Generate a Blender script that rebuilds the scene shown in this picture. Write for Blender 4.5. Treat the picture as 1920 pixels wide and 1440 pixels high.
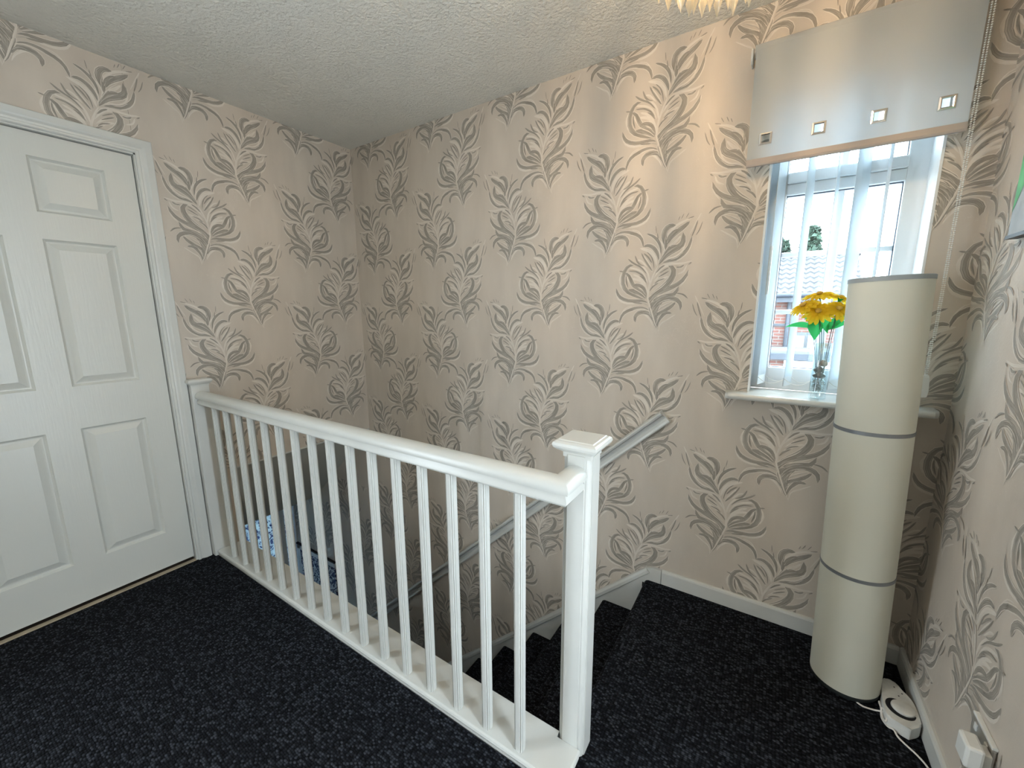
import bpy, bmesh, math, random
from mathutils import Vector, Matrix

for o in list(bpy.data.objects):
    bpy.data.objects.remove(o)
scene = bpy.context.scene
COL = scene.collection
rnd = random.Random(7)

# ------------------------------------------------------------------ camera
cam = bpy.data.cameras.new('camera')
cam.sensor_fit = 'HORIZONTAL'
cam.sensor_width = 36.0
cam.lens = 755.98 * 36.0 / 1920.0
cam.clip_start = 0.02
cam_o = bpy.data.objects.new('camera', cam)
COL.objects.link(cam_o)
R_ = Vector((0.8406273, 0.54159533, -0.004499))
U_ = Vector((-0.09219463, 0.15127376, 0.98418311))
F_ = Vector((-0.53370956, 0.82691641, -0.17709703))
m3 = Matrix((R_, U_, -F_)).transposed()
cam_o.matrix_world = Matrix.Translation((2.47743, -1.86686, 1.29836)) @ m3.to_4x4()
scene.camera = cam_o

# ------------------------------------------------------------------ sky, exposure
SKY = 19.0
world = bpy.data.worlds.new('overcast_sky')
scene.world = world
world.use_nodes = True
wb = world.node_tree.nodes['Background']
wb.inputs['Color'].default_value = (0.78, 0.90, 1.0, 1)
wb.inputs['Strength'].default_value = SKY
scene.view_settings.view_transform = 'Standard'
scene.view_settings.look = 'None'
scene.view_settings.gamma = 1.0
scene.view_settings.use_curve_mapping = False
scene.view_settings.exposure = 0.22
CHANDELIER = 1150.0
cy = scene.cycles
cy.max_bounces = 6; cy.diffuse_bounces = 3; cy.glossy_bounces = 3; cy.transmission_bounces = 4; cy.transparent_max_bounces = 12
cy.caustics_reflective = False; cy.caustics_refractive = False
cy.use_adaptive_sampling = True; cy.adaptive_threshold = 0.08; cy.adaptive_min_samples = 16

def portal(name, loc, rot, sx, sy):
    li = bpy.data.lights.new(name, 'AREA')
    li.shape = 'RECTANGLE'; li.size = sx; li.size_y = sy
    li.cycles.is_portal = True
    o = bpy.data.objects.new(name, li); COL.objects.link(o)
    o.location = loc; o.rotation_euler = rot
portal('window_portal', (2.64, 0.24, 1.53), (math.radians(-90), 0, 0), 0.5, 1.15)

# ------------------------------------------------------------------ materials
MATS = {}
def mat(name, col, rough=0.5, spec=0.5, metal=0.0, vary=0.0, vscale=8.0, vstretch=(1, 1, 1), bump=0.0, bscale=60.0,
        bstretch=(1, 1, 1), bdist=0.002, col2=None, coat=0.0):
    if name in MATS: return MATS[name]
    m = bpy.data.materials.new(name); m.use_nodes = True
    nt = m.node_tree; N = nt.nodes; Lk = nt.links
    b = N['Principled BSDF']
    b.inputs['Base Color'].default_value = (*col, 1)
    b.inputs['Roughness'].default_value = rough
    b.inputs['Specular IOR Level'].default_value = spec
    b.inputs['Metallic'].default_value = metal
    b.inputs['Coat Weight'].default_value = coat
    geo = N.new('ShaderNodeNewGeometry')
    if vary > 0 or col2:
        mp = N.new('ShaderNodeMapping'); mp.inputs['Scale'].default_value = vstretch
        Lk.new(geo.outputs['Position'], mp.inputs['Vector'])
        nz = N.new('ShaderNodeTexNoise'); nz.inputs['Scale'].default_value = vscale; nz.inputs['Detail'].default_value = 5
        Lk.new(mp.outputs['Vector'], nz.inputs['Vector'])
        rp = N.new('ShaderNodeValToRGB')
        rp.color_ramp.elements[0].position = 0.33; rp.color_ramp.elements[1].position = 0.67
        c2 = col2 or tuple(min(1, c * (1 + vary)) for c in col)
        c1 = col if col2 else tuple(c * (1 - vary) for c in col)
        rp.color_ramp.elements[0].color = (*c1, 1); rp.color_ramp.elements[1].color = (*c2, 1)
        Lk.new(nz.outputs['Fac'], rp.inputs['Fac'])
        Lk.new(rp.outputs['Color'], b.inputs['Base Color'])
    if bump > 0:
        mp2 = N.new('ShaderNodeMapping'); mp2.inputs['Scale'].default_value = bstretch
        Lk.new(geo.outputs['Position'], mp2.inputs['Vector'])
        n2 = N.new('ShaderNodeTexNoise'); n2.inputs['Scale'].default_value = bscale; n2.inputs['Detail'].default_value = 3
        Lk.new(mp2.outputs['Vector'], n2.inputs['Vector'])
        bp = N.new('ShaderNodeBump'); bp.inputs['Strength'].default_value = bump; bp.inputs['Distance'].default_value = bdist
        Lk.new(n2.outputs['Fac'], bp.inputs['Height'])
        Lk.new(bp.outputs['Normal'], b.inputs['Normal'])
    MATS[name] = m
    return m

M_PAINT = mat('white_gloss_paint', (0.63, 0.635, 0.60), 0.30, 0.5, vary=0.03, vscale=5, bump=0.03, bscale=30)
M_DOOR = mat('door_paint', (0.63, 0.635, 0.59), 0.34, 0.5, bump=0.35, bscale=26, bstretch=(6, 6, 0.45), bdist=0.0012)
M_CEIL = mat('stippled_ceiling', (0.76, 0.74, 0.675), 0.75, 0.3, vary=0.02, bump=1.0, bscale=85, bdist=0.008)
M_SOFFIT = mat('plain_soffit', (0.60, 0.585, 0.52), 0.8, 0.2, bump=0.2, bscale=60)
M_UPVC = mat('white_upvc', (0.80, 0.83, 0.84), 0.3, 0.5)
M_REVEAL = mat('white_reveal', (0.80, 0.82, 0.82), 0.5, 0.4, bump=0.5, bscale=22, bstretch=(1, 1, 0.35), bdist=0.004)
M_GASKET = mat('dark_gasket', (0.06, 0.08, 0.11), 0.6)
M_CHROME = mat('chrome', (0.75, 0.74, 0.72), 0.18, 0.5, metal=1.0)
M_PLASTIC = mat('white_plastic', (0.82, 0.82, 0.78), 0.35)
M_PLASTIC2 = mat('grey_white_plastic', (0.70, 0.70, 0.66), 0.4, vary=0.06, vscale=60)
M_BLACK = mat('black_plastic', (0.012, 0.012, 0.014), 0.4)
M_SHADE = mat('paper_shade', (0.74, 0.74, 0.64), 0.75, 0.2, vary=0.012, vscale=3)
M_GREYRING = mat('grey_metal_ring', (0.30, 0.32, 0.34), 0.4, metal=0.6)
M_CABLE = mat('white_cable', (0.78, 0.74, 0.68), 0.45)
M_THRESH = mat('bare_threshold', (0.42, 0.35, 0.25), 0.55, vary=0.15, vscale=20)
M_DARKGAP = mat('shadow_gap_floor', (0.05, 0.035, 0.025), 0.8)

def wallpaper_material():
    m = bpy.data.materials.new('taupe_wallpaper'); m.use_nodes = True
    nt = m.node_tree; N = nt.nodes; Lk = nt.links; b = N['Principled BSDF']
    b.inputs['Roughness'].default_value = 0.52
    b.inputs['Specular IOR Level'].default_value = 0.35
    geo = N.new('ShaderNodeNewGeometry')
    # soft silky clouding, stretched up and down the drop
    mp = N.new('ShaderNodeMapping'); mp.inputs['Scale'].default_value = (3.2, 3.2, 0.9)
    Lk.new(geo.outputs['Position'], mp.inputs['Vector'])
    n1 = N.new('ShaderNodeTexNoise'); n1.inputs['Scale'].default_value = 2.2; n1.inputs['Detail'].default_value = 4
    Lk.new(mp.outputs['Vector'], n1.inputs['Vector'])
    r1 = N.new('ShaderNodeValToRGB')
    r1.color_ramp.elements[0].position = 0.3; r1.color_ramp.elements[1].position = 0.72
    r1.color_ramp.elements[0].color = (0.565, 0.497, 0.42, 1); r1.color_ramp.elements[1].color = (0.66, 0.585, 0.497, 1)
    Lk.new(n1.outputs['Fac'], r1.inputs['Fac'])
    # fine crackle of pale lines
    n3 = N.new('ShaderNodeTexNoise'); n3.inputs['Scale'].default_value = 26; n3.inputs['Detail'].default_value = 6
    n3.inputs['Distortion'].default_value = 1.6
    Lk.new(geo.outputs['Position'], n3.inputs['Vector'])
    r3 = N.new('ShaderNodeValToRGB')
    e = r3.color_ramp.elements
    e[0].position = 0.492; e[0].color = (0, 0, 0, 1); e[1].position = 0.5; e[1].color = (1, 1, 1, 1)
    k = e.new(0.508); k.color = (0, 0, 0, 1)
    Lk.new(n3.outputs['Fac'], r3.inputs['Fac'])
    n4 = N.new('ShaderNodeTexNoise'); n4.inputs['Scale'].default_value = 4.5
    Lk.new(geo.outputs['Position'], n4.inputs['Vector'])
    r4 = N.new('ShaderNodeValToRGB'); r4.color_ramp.elements[0].position = 0.5; r4.color_ramp.elements[1].position = 0.7
    Lk.new(n4.outputs['Fac'], r4.inputs['Fac'])
    mu = N.new('ShaderNodeMath'); mu.operation = 'MULTIPLY'
    Lk.new(r3.outputs['Color'], mu.inputs[0]); Lk.new(r4.outputs['Color'], mu.inputs[1])
    mu2 = N.new('ShaderNodeMath'); mu2.operation = 'MULTIPLY'; mu2.inputs[1].default_value = 0.5
    Lk.new(mu.outputs[0], mu2.inputs[0])
    mx = N.new('ShaderNodeMix'); mx.data_type = 'RGBA'
    Lk.new(mu2.outputs[0], mx.inputs[0]); Lk.new(r1.outputs['Color'], mx.inputs[6]); mx.inputs[7].default_value = (0.80, 0.735, 0.65, 1)
    Lk.new(mx.outputs[2], b.inputs['Base Color'])
    n5 = N.new('ShaderNodeTexNoise'); n5.inputs['Scale'].default_value = 150; n5.inputs['Detail'].default_value = 4
    Lk.new(geo.outputs['Position'], n5.inputs['Vector'])
    bp = N.new('ShaderNodeBump'); bp.inputs['Strength'].default_value = 0.18; bp.inputs['Distance'].default_value = 0.002
    Lk.new(n5.outputs['Fac'], bp.inputs['Height']); Lk.new(bp.outputs['Normal'], b.inputs['Normal'])
    return m
M_WALL = wallpaper_material()

def stroke_material(name, a, c, lo, hi):
    m = bpy.data.materials.new(name); m.use_nodes = True
    nt = m.node_tree; N = nt.nodes; Lk = nt.links; b = N['Principled BSDF']
    b.inputs['Roughness'].default_value = 0.5; b.inputs['Specular IOR Level'].default_value = 0.35
    uv = N.new('ShaderNodeUVMap')
    mp = N.new('ShaderNodeMapping'); mp.inputs['Scale'].default_value = (9.0, 1.6, 1)
    Lk.new(uv.outputs['UV'], mp.inputs['Vector'])
    nz = N.new('ShaderNodeTexNoise'); nz.inputs['Scale'].default_value = 1.5; nz.inputs['Detail'].default_value = 4
    Lk.new(mp.outputs['Vector'], nz.inputs['Vector'])
    rp = N.new('ShaderNodeValToRGB'); rp.color_ramp.elements[0].position = lo; rp.color_ramp.elements[1].position = hi
    rp.color_ramp.elements[0].color = (*a, 1); rp.color_ramp.elements[1].color = (*c, 1)
    Lk.new(nz.outputs['Fac'], rp.inputs['Fac']); Lk.new(rp.outputs['Color'], b.inputs['Base Color'])
    return m
M_DARKSTROKE = stroke_material('feather_grey', (0.255, 0.232, 0.195), (0.47, 0.42, 0.36), 0.38, 0.70)
M_LIGHTSTROKE = stroke_material('feather_pale', (0.76, 0.695, 0.61), (0.62, 0.555, 0.48), 0.40, 0.75)
M_MIDSTROKE = stroke_material('feather_mid', (0.42, 0.38, 0.33), (0.62, 0.56, 0.485), 0.40, 0.60)

def carpet_material():
    m = bpy.data.materials.new('black_loop_carpet'); m.use_nodes = True
    nt = m.node_tree; N = nt.nodes; Lk = nt.links; b = N['Principled BSDF']
    b.inputs['Roughness'].default_value = 0.95; b.inputs['Specular IOR Level'].default_value = 0.1
    geo = N.new('ShaderNodeNewGeometry')
    mp = N.new('ShaderNodeMapping'); mp.inputs['Scale'].default_value = (1.0, 1.5, 1.0)
    Lk.new(geo.outputs['Position'], mp.inputs['Vector'])
    vo = N.new('ShaderNodeTexVoronoi'); vo.inputs['Scale'].default_value = 105; vo.inputs['Randomness'].default_value = 0.45
    Lk.new(mp.outputs['Vector'], vo.inputs['Vector'])
    sep = N.new('ShaderNodeSeparateColor'); Lk.new(vo.outputs['Color'], sep.inputs['Color'])
    r = N.new('ShaderNodeValToRGB'); e = r.color_ramp.elements
    e[0].position = 0.0; e[0].color = (0.006, 0.0065, 0.009, 1); e[1].position = 1.0; e[1].color = (0.055, 0.062, 0.076, 1)
    k = e.new(0.55); k.color = (0.015, 0.0165, 0.021, 1)
    Lk.new(sep.outputs['Red'], r.inputs['Fac'])
    r2 = N.new('ShaderNodeValToRGB'); r2.color_ramp.elements[0].color = (1, 1, 1, 1); r2.color_ramp.elements[1].color = (0.12, 0.12, 0.12, 1)
    r2.color_ramp.elements[0].position = 0.2; r2.color_ramp.elements[1].position = 0.75
    Lk.new(vo.outputs['Distance'], r2.inputs['Fac'])
    mx = N.new('ShaderNodeMix'); mx.data_type = 'RGBA'; mx.blend_type = 'MULTIPLY'; mx.inputs[0].default_value = 1
    Lk.new(r.outputs['Color'], mx.inputs[6]); Lk.new(r2.outputs['Color'], mx.inputs[7])
    Lk.new(mx.outputs[2], b.inputs['Base Color'])
    bp = N.new('ShaderNodeBump'); bp.inputs['Strength'].default_value = 0.9; bp.inputs['Distance'].default_value = 0.004; bp.invert = True
    Lk.new(vo.outputs['Distance'], bp.inputs['Height']); Lk.new(bp.outputs['Normal'], b.inputs['Normal'])
    return m
M_CARPET = carpet_material()

def mix_material(name, build):
    m = bpy.data.materials.new(name); m.use_nodes = True
    nt = m.node_tree; nt.nodes.clear()
    out = nt.nodes.new('ShaderNodeOutputMaterial')
    nt.links.new(build(nt.nodes, nt.links), out.inputs['Surface'])
    return m
def _bsdf(N, kind, col, rough=None):
    n = N.new(kind); n.inputs['Color'].default_value = (*col, 1)
    if rough is not None: n.inputs['Roughness'].default_value = rough
    return n
def _mix(N, Lk, f, a, b):
    n = N.new('ShaderNodeMixShader'); n.inputs[0].default_value = f
    Lk.new(a.outputs[0], n.inputs[1]); Lk.new(b.outputs[0], n.inputs[2]); return n
def clear_glass(tint, gl):
    def f(N, Lk):
        return _mix(N, Lk, gl, _bsdf(N, 'ShaderNodeBsdfTransparent', tint), _bsdf(N, 'ShaderNodeBsdfGlossy', (1, 1, 1), 0.02)).outputs[0]
    return f
M_GLASS = mix_material('window_glass', clear_glass((0.93, 0.97, 0.98), 0.06))
M_VASE = mix_material('vase_glass', clear_glass((0.90, 0.95, 0.96), 0.14))
M_BEADS = mix_material('glass_beads', clear_glass((0.80, 0.85, 0.86), 0.30))
def f_crystal(N, Lk):
    a = _mix(N, Lk, 0.75, _bsdf(N, 'ShaderNodeBsdfTransparent', (1, 0.96, 0.88)), _bsdf(N, 'ShaderNodeBsdfTranslucent', (1, 0.93, 0.78)))
    return _mix(N, Lk, 0.22, a, _bsdf(N, 'ShaderNodeBsdfGlossy', (1, 1, 1), 0.08)).outputs[0]
M_CRYSTAL = mix_material('cut_crystal', f_crystal)
def f_blind(N, Lk):
    return _mix(N, Lk, 0.42, _bsdf(N, 'ShaderNodeBsdfDiffuse', (0.66, 0.655, 0.62), 0.5), _bsdf(N, 'ShaderNodeBsdfTranslucent', (0.78, 0.86, 0.92))).outputs[0]
M_VANE = mix_material('vane_fabric', lambda N, Lk: _mix(N, Lk, 0.45, _bsdf(N, 'ShaderNodeBsdfDiffuse', (0.82, 0.86, 0.88), 0.5), _bsdf(N, 'ShaderNodeBsdfTranslucent', (0.82, 0.88, 0.92))).outputs[0])
M_BLIND = mix_material('roller_fabric', f_blind)
def f_bulb(N, Lk):
    n = N.new('ShaderNodeEmission'); n.inputs['Color'].default_value = (1.0, 0.71, 0.42, 1); n.inputs['Strength'].default_value = CHANDELIER
    return n.outputs[0]
M_BULB = mix_material('lit_bulb', f_bulb)
def f_petal(N, Lk):
    return _mix(N, Lk, 0.4, _bsdf(N, 'ShaderNodeBsdfDiffuse', (0.86, 0.60, 0.04), 0.5), _bsdf(N, 'ShaderNodeBsdfTranslucent', (0.9, 0.66, 0.06))).outputs[0]
M_PETAL = mix_material('yellow_petal', f_petal)
def f_leaf(N, Lk):
    return _mix(N, Lk, 0.4, _bsdf(N, 'ShaderNodeBsdfDiffuse', (0.05, 0.40, 0.12), 0.5), _bsdf(N, 'ShaderNodeBsdfTranslucent', (0.06, 0.5, 0.14))).outputs[0]
M_LEAF = mix_material('green_leaf', f_leaf)
M_CENTRE = mat('flower_centre', (0.55, 0.33, 0.05), 0.8)
M_STEM = mat('dark_stem', (0.05, 0.10, 0.09), 0.6)

# ------------------------------------------------------------------ mesh helpers
def obj(name, bm, m=None, parent=None, smooth=False, loc=None):
    me = bpy.data.meshes.new(name)
    bmesh.ops.recalc_face_normals(bm, faces=bm.faces[:])
    if smooth:
        for f in bm.faces: f.smooth = True
    bm.to_mesh(me); bm.free()
    if m is not None:
        for mm in (m if isinstance(m, (list, tuple)) else [m]): me.materials.append(mm)
    o = bpy.data.objects.new(name, me); COL.objects.link(o)
    if loc is not None: o.location = loc
    if parent is not None: o.parent = parent
    return o
def empty(name, loc=(0, 0, 0)):
    o = bpy.data.objects.new(name, None); COL.objects.link(o); o.location = loc; o.empty_display_size = 0.05
    return o
def tag(o, label, cat, group=None):
    o['label'] = label; o['category'] = cat
    if group: o['group'] = group
    return o
def struct(o, label=None):
    o['kind'] = 'structure'
    if label: o['label'] = label
    return o
def child(o, parent):           # parent keeping world place (parents only translated)
    o.parent = parent
    o.location = Vector(o.location) - Vector(parent.location)
    return o
def smooth_angle(o, deg=40):
    me = o.data
    for p in me.polygons: p.use_smooth = True
    try: me.set_sharp_from_angle(angle=math.radians(deg))
    except Exception: pass
    return o

def bx(bm, x0, x1, y0, y1, z0, z1, bev=0.0, seg=2, mi=0):
    vs = [bm.verts.new((x, y, z)) for x in (x0, x1) for y in (y0, y1) for z in (z0, z1)]
    fs = []
    for q in ((0, 1, 3, 2), (4, 6, 7, 5), (0, 4, 5, 1), (2, 3, 7, 6), (0, 2, 6, 4), (1, 5, 7, 3)):
        f = bm.faces.new([vs[i] for i in q]); f.material_index = mi; fs.append(f)
    if bev > 0:
        ed = list({e for f in fs for e in f.edges})
        bmesh.ops.bevel(bm, geom=ed, offset=bev, segments=seg, profile=0.5, affect='EDGES')
    return fs
def box(name, x0, x1, y0, y1, z0, z1, m, parent=None, bev=0.0, seg=2):
    bm = bmesh.new(); bx(bm, x0, x1, y0, y1, z0, z1, bev, seg)
    return obj(name, bm, m, parent)
def sweep(bm, path, prof, up, closed_prof=True, cap=True):
    up = Vector(up).normalized(); path = [Vector(p) for p in path]; n = len(path)
    rings = []
    for i, p in enumerate(path):
        d0 = (path[i] - path[i - 1]).normalized() if i > 0 else None
        d1 = (path[i + 1] - path[i]).normalized() if i < n - 1 else None
        if d0 is None: s = d1.cross(up)
        elif d1 is None: s = d0.cross(up)
        else:
            s0 = d0.cross(up).normalized(); s1 = d1.cross(up).normalized()
            s = (s0 + s1); s = s / (s.length * max(0.2, s.normalized().dot(s0)))
        if d0 is None or d1 is None: s.normalize()
        rings.append([bm.verts.new(p + s * a + up * b) for a, b in prof])
    k = len(prof)
    for i in range(n - 1):
        for j in range(k if closed_prof else k - 1):
            bm.faces.new((rings[i][j], rings[i][(j + 1) % k], rings[i + 1][(j + 1) % k], rings[i + 1][j]))
    if cap:
        bm.faces.new(rings[0][::-1]); bm.faces.new(rings[-1])
def tube(bm, pts, rad, seg=8, cap=True):
    pts = [Vector(p) for p in pts]; n = len(pts)
    rs = rad if isinstance(rad, (list, tuple)) else [rad] * n
    prev = None; rings = []
    for i, p in enumerate(pts):
        t = (pts[min(i + 1, n - 1)] - pts[max(i - 1, 0)]).normalized()
        if prev is None:
            a = Vector((0, 0, 1)) if abs(t.z) < 0.9 else Vector((1, 0, 0))
            u = t.cross(a).normalized()
        else:
            u = (prev - t * prev.dot(t)).normalized()
        prev = u; v = t.cross(u)
        rings.append([bm.verts.new(p + (u * math.cos(2 * math.pi * j / seg) + v * math.sin(2 * math.pi * j / seg)) * rs[i]) for j in range(seg)])
    for i in range(n - 1):
        for j in range(seg):
            bm.faces.new((rings[i][j], rings[i][(j + 1) % seg], rings[i + 1][(j + 1) % seg], rings[i + 1][j]))
    if cap:
        bm.faces.new(rings[0][::-1]); bm.faces.new(rings[-1])
def lathe(bm, prof, seg=32, c=(0, 0, 0), cap=True):
    rings = []
    for r, z in prof:
        rings.append([bm.verts.new((c[0] + r * math.cos(2 * math.pi * j / seg), c[1] + r * math.sin(2 * math.pi * j / seg), c[2] + z)) for j in range(seg)])
    for i in range(len(prof) - 1):
        for j in range(seg):
            bm.faces.new((rings[i][j], rings[i][(j + 1) % seg], rings[i + 1][(j + 1) % seg], rings[i + 1][j]))
    if cap:
        bm.faces.new(rings[0][::-1]); bm.faces.new(rings[-1])
def square_lathe(bm, prof, cx, cy):
    rings = []
    for hx, hy, z in prof:
        rings.append([bm.verts.new((cx + a * hx, cy + b * hy, z)) for a, b in ((-1, -1), (1, -1), (1, 1), (-1, 1))])
    for i in range(len(prof) - 1):
        for j in range(4):
            bm.faces.new((rings[i][j], rings[i][(j + 1) % 4], rings[i + 1][(j + 1) % 4], rings[i + 1][j]))
    bm.faces.new(rings[0][::-1]); bm.faces.new(rings[-1])
def extrude_poly(bm, poly, z0, z1, bev=0.0, seg=2):
    a = [bm.verts.new((x, y, z0)) for x, y in poly]; b = [bm.verts.new((x, y, z1)) for x, y in poly]
    n = len(poly); fs = [bm.faces.new(a[::-1]), bm.faces.new(b)]
    for i in range(n): fs.append(bm.faces.new((a[i], a[(i + 1) % n], b[(i + 1) % n], b[i])))
    if bev > 0:
        bmesh.ops.bevel(bm, geom=list(fs[1].edges), offset=bev, segments=seg, profile=0.5, affect='EDGES')
def crom(pts, n):
    P = [pts[0]] + list(pts) + [pts[-1]]; out = []
    segs = len(pts) - 1
    for k in range(n + 1):
        t = k / n * segs; i = min(int(t), segs - 1); t -= i
        p0, p1, p2, p3 = P[i], P[i + 1], P[i + 2], P[i + 3]
        out.append(tuple(0.5 * (2 * b + (c - a) * t + (2 * a - 5 * b + 4 * c - d) * t * t + (-a + 3 * b - 3 * c + d) * t ** 3)
                         for a, b, c, d in zip(p0, p1, p2, p3)))
    return out
# ------------------------------------------------------------------ room dimensions (metres)
W = 2.99            # right wall
H = 2.36            # ceiling
YF = -3.60          # wall behind the camera
FL = -2.6           # floor of the hall below
GO, RI = 0.212, 0.2 # stair going and rise
NX = 2.055          # landing nosing
WX0, WX1, WZ0, WZ1 = 2.41, 2.87, 0.975, 2.08   # window opening
DY0, DY1 = -1.892, -1.134                      # door opening
DZ = 2.0
ARCH = 0.06
SY0, SY1 = -3.33, -2.75                       # left wall opening, added out of view to let in sky fill
TY0, TY1 = -1.60, -1.35  # right wall opening beside the camera, likewise added for fill light

# ------------------------------------------------------------------ shell
bm = bmesh.new()
T = 0.24
bx(bm, -1.32, WX0, 0, T, FL, H + 0.1); bx(bm, WX1, W + 0.12, 0, T, FL, H + 0.1)
bx(bm, WX0, WX1, 0, T, FL, WZ0 - 0.02); bx(bm, WX0, WX1, 0, T, WZ1, H + 0.1)
wall_back = struct(obj('wall_back', bm, M_WALL))
bm = bmesh.new()
bx(bm, -0.12, 0, -0.93, 0, 0.44, H); bx(bm, -0.12, 0, DY1 + 0.001, -0.93, -0.2, H)
bx(bm, -0.12, 0, DY0, DY1, DZ + 0.012, H); bx(bm, -0.12, 0, SY1, DY0, -0.2, H); bx(bm, -0.12, 0, YF, SY0, -0.2, H); bx(bm, -0.12, 0, SY0, SY1, 2.05, H)
wall_left = struct(obj('wall_left', bm, M_WALL))
bm = bmesh.new()
bx(bm, W, W + 0.12, TY1, 0, -0.2, H); bx(bm, W, W + 0.12, YF, TY0, -0.2, H); bx(bm, W, W + 0.12, TY0, TY1, 2.05, H)
wall_right = struct(obj('wall_right', bm, M_WALL))
wall_front = struct(box('wall_front', -0.12, W + 0.12, YF - 0.12, YF, -0.2, H, M_WALL))
portal('right_fill_opening_portal', (W + 0.13, (TY0 + TY1) / 2, 1.03), (math.radians(90), 0, math.radians(90)), TY1 - TY0, 2.05)
portal('left_fill_opening_portal', (-0.13, (SY0 + SY1) / 2, 1.03), (math.radians(90), 0, math.radians(-90)), SY1 - SY0, 2.05)
ceiling = struct(box('ceiling', -0.12, W + 0.12, YF - 0.12, 0, H, H + 0.1, M_CEIL))

# landing floor, an L round the stairwell, with a rolled carpet nosing
bm = bmesh.new()
bx(bm, 0, W, YF - 0.6, -1.058, -0.2, 0)
ns = 8; rr = 0.022
prof = [(W, -0.2), (W, 0.0), (NX + rr, 0.0)] + [(NX + rr - rr * math.sin(math.pi / 2 * i / ns), -rr + rr * math.cos(math.pi / 2 * i / ns)) for i in range(1, ns + 1)] + [(NX, -0.05), (NX + 0.012, -0.06), (NX + 0.012, -0.2)]
a = [bm.verts.new((x, -1.058, z)) for x, z in prof]; b = [bm.verts.new((x, 0, z)) for x, z in prof]
for i in range(len(prof)):
    j = (i + 1) % len(prof); bm.faces.new((a[i], a[j], b[j], b[i]))
bm.faces.new(a); bm.faces.new(b[::-1])
floor = struct(obj('floor', bm, M_CARPET))

# hall below
struct(box('floor_hall', -1.32, 2.6, -1.06, 0, FL - 0.1, FL, M_CARPET))
struct(box('wall_stair', -1.32, NX + 0.05, -1.05, -0.93, FL, -0.002, M_SOFFIT))
bm = bmesh.new()
sl = 0.925
prof = [(0.0, 0.44), (-0.12, 0.44), (-0.95, -0.21), (-1.32, -0.21), (-1.32, -0.31), (-0.805, -0.31)]
a = [bm.verts.new((x, -0.93, z)) for x, z in prof]; b = [bm.verts.new((x, 0, z)) for x, z in prof]
for i in range(len(prof)):
    j = (i + 1) % len(prof); bm.faces.new((a[i], a[j], b[j], b[i]))
bm.faces.new(a); bm.faces.new(b[::-1])
struct(obj('ceiling_stair', bm, M_SOFFIT))
box('bead', -0.004, 0.004, -0.93, -0.0005, 0.436, 0.444, M_PAINT, wall_left)

# ------------------------------------------------------------------ wallpaper feathers (raised print on the paper)
DARK=[
([(-112,388),(-104,351),(-84,322),(-56,303),(-27,298),(-2,290)],16.1),
([(-46,440),(-23,439),(-5,423),(-2,395),(-10,368),(-11,343)],22.1),
([(-100,449),(-76,429),(-52,413),(-29,391),(-18,367)],19.5),
([(-77,408),(-80,378),(-71,357),(-45,342),(-20,327),(1,305),(13,285)],23.8),
([(-67,355),(-42,353),(-18,342),(2,313)],17.0),
([(-58,424),(-39,416),(-20,395),(-11,368)],9.3),
([(72,418),(45,405),(23,384),(11,357),(7,327)],11.9),
([(83,365),(61,368),(39,355),(22,331),(13,302)],15.3),
([(81,337),(59,317),(42,292)],5.9),
([(91,339),(73,306),(52,276),(40,259)],6.8),
([(118,330),(107,303),(93,289),(75,282)],6.8),
([(149,318),(127,300),(89,277),(63,248)],6.8),
([(67,341),(48,321),(37,293),(33,267)],4.2),
([(123,288),(141,288),(159,272),(168,243),(168,211),(156,183),(132,165),(99,150),(66,137)],17.8),
([(160,258),(141,243),(128,215),(113,194),(84,173),(60,149)],16.1),
([(58,149),(70,182),(89,198),(112,202),(124,194)],14.4),
([(59,143),(85,163),(117,177),(143,181)],19.5),
([(154,247),(152,218),(143,191)],5.9),
([(198,190),(190,165),(173,146),(141,134),(108,132),(74,132),(53,123)],15.3),
([(74,120),(101,124),(122,127)],6.8),
([(176,30),(170,59),(152,82),(124,94),(97,101),(69,101),(43,90)],14.0),
([(103,37),(105,60),(90,78),(64,82),(40,71),(23,38)],17.8),
([(-27,277),(-46,266),(-49,241),(-37,215),(-16,191),(15,168),(40,148),(49,125)],23.8),
([(-108,256),(-96,225),(-71,201),(-45,187),(-14,174),(16,157),(35,138),(44,115)],17.8),
([(-73,190),(-61,161),(-35,151),(-9,145),(17,131),(33,111),(37,89)],19.5),
([(-12,183),(16,157),(35,133),(44,110)],17.0),
([(-113,138),(-93,156),(-63,162)],5.5),
([(-86,90),(-85,116),(-67,135),(-38,141),(-7,129),(16,106),(29,78)],17.8),
([(-65,124),(-46,104),(-19,86),(4,74),(18,55)],15.3),
([(-52,77),(-29,79),(-10,63),(2,43),(8,12)],14.4),
([(-23,146),(4,124),(21,95),(18,55),(8,12)],28.0),
([(17,132),(37,108),(33,81),(14,29)],16.1),
([(-31,255),(-9,244),(14,231)],5.1),
([(-15,225),(11,217),(28,203)],5.1),
([(10,209),(34,192),(47,173)],5.9),
([(-12,281),(7,269),(24,250)],7.6),
([(-29,270),(-10,260),(9,248)],4.2),
([(-89,277),(-75,269),(-58,270)],8.5),
([(-131,451),(-121,415),(-111,386)],5.1),
([(-149,444),(-139,412),(-126,391)],3.8),
([(-118,286),(-106,277)],4.2),
([(-116,467),(-93,460)],3.4),
([(-95,483),(-84,464)],2.5),
([(-76,482),(-66,462)],2.5),
([(-61,473),(-55,458)],2.5),
([(144,265),(110,260),(82,243),(65,220)],6.8),
([(95,243),(76,229),(62,209)],5.1),
([(162,261),(187,267)],4.7),
([(27,417),(22,388),(14,362)],3.4),
([(35,447),(31,414)],2.5)]
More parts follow.
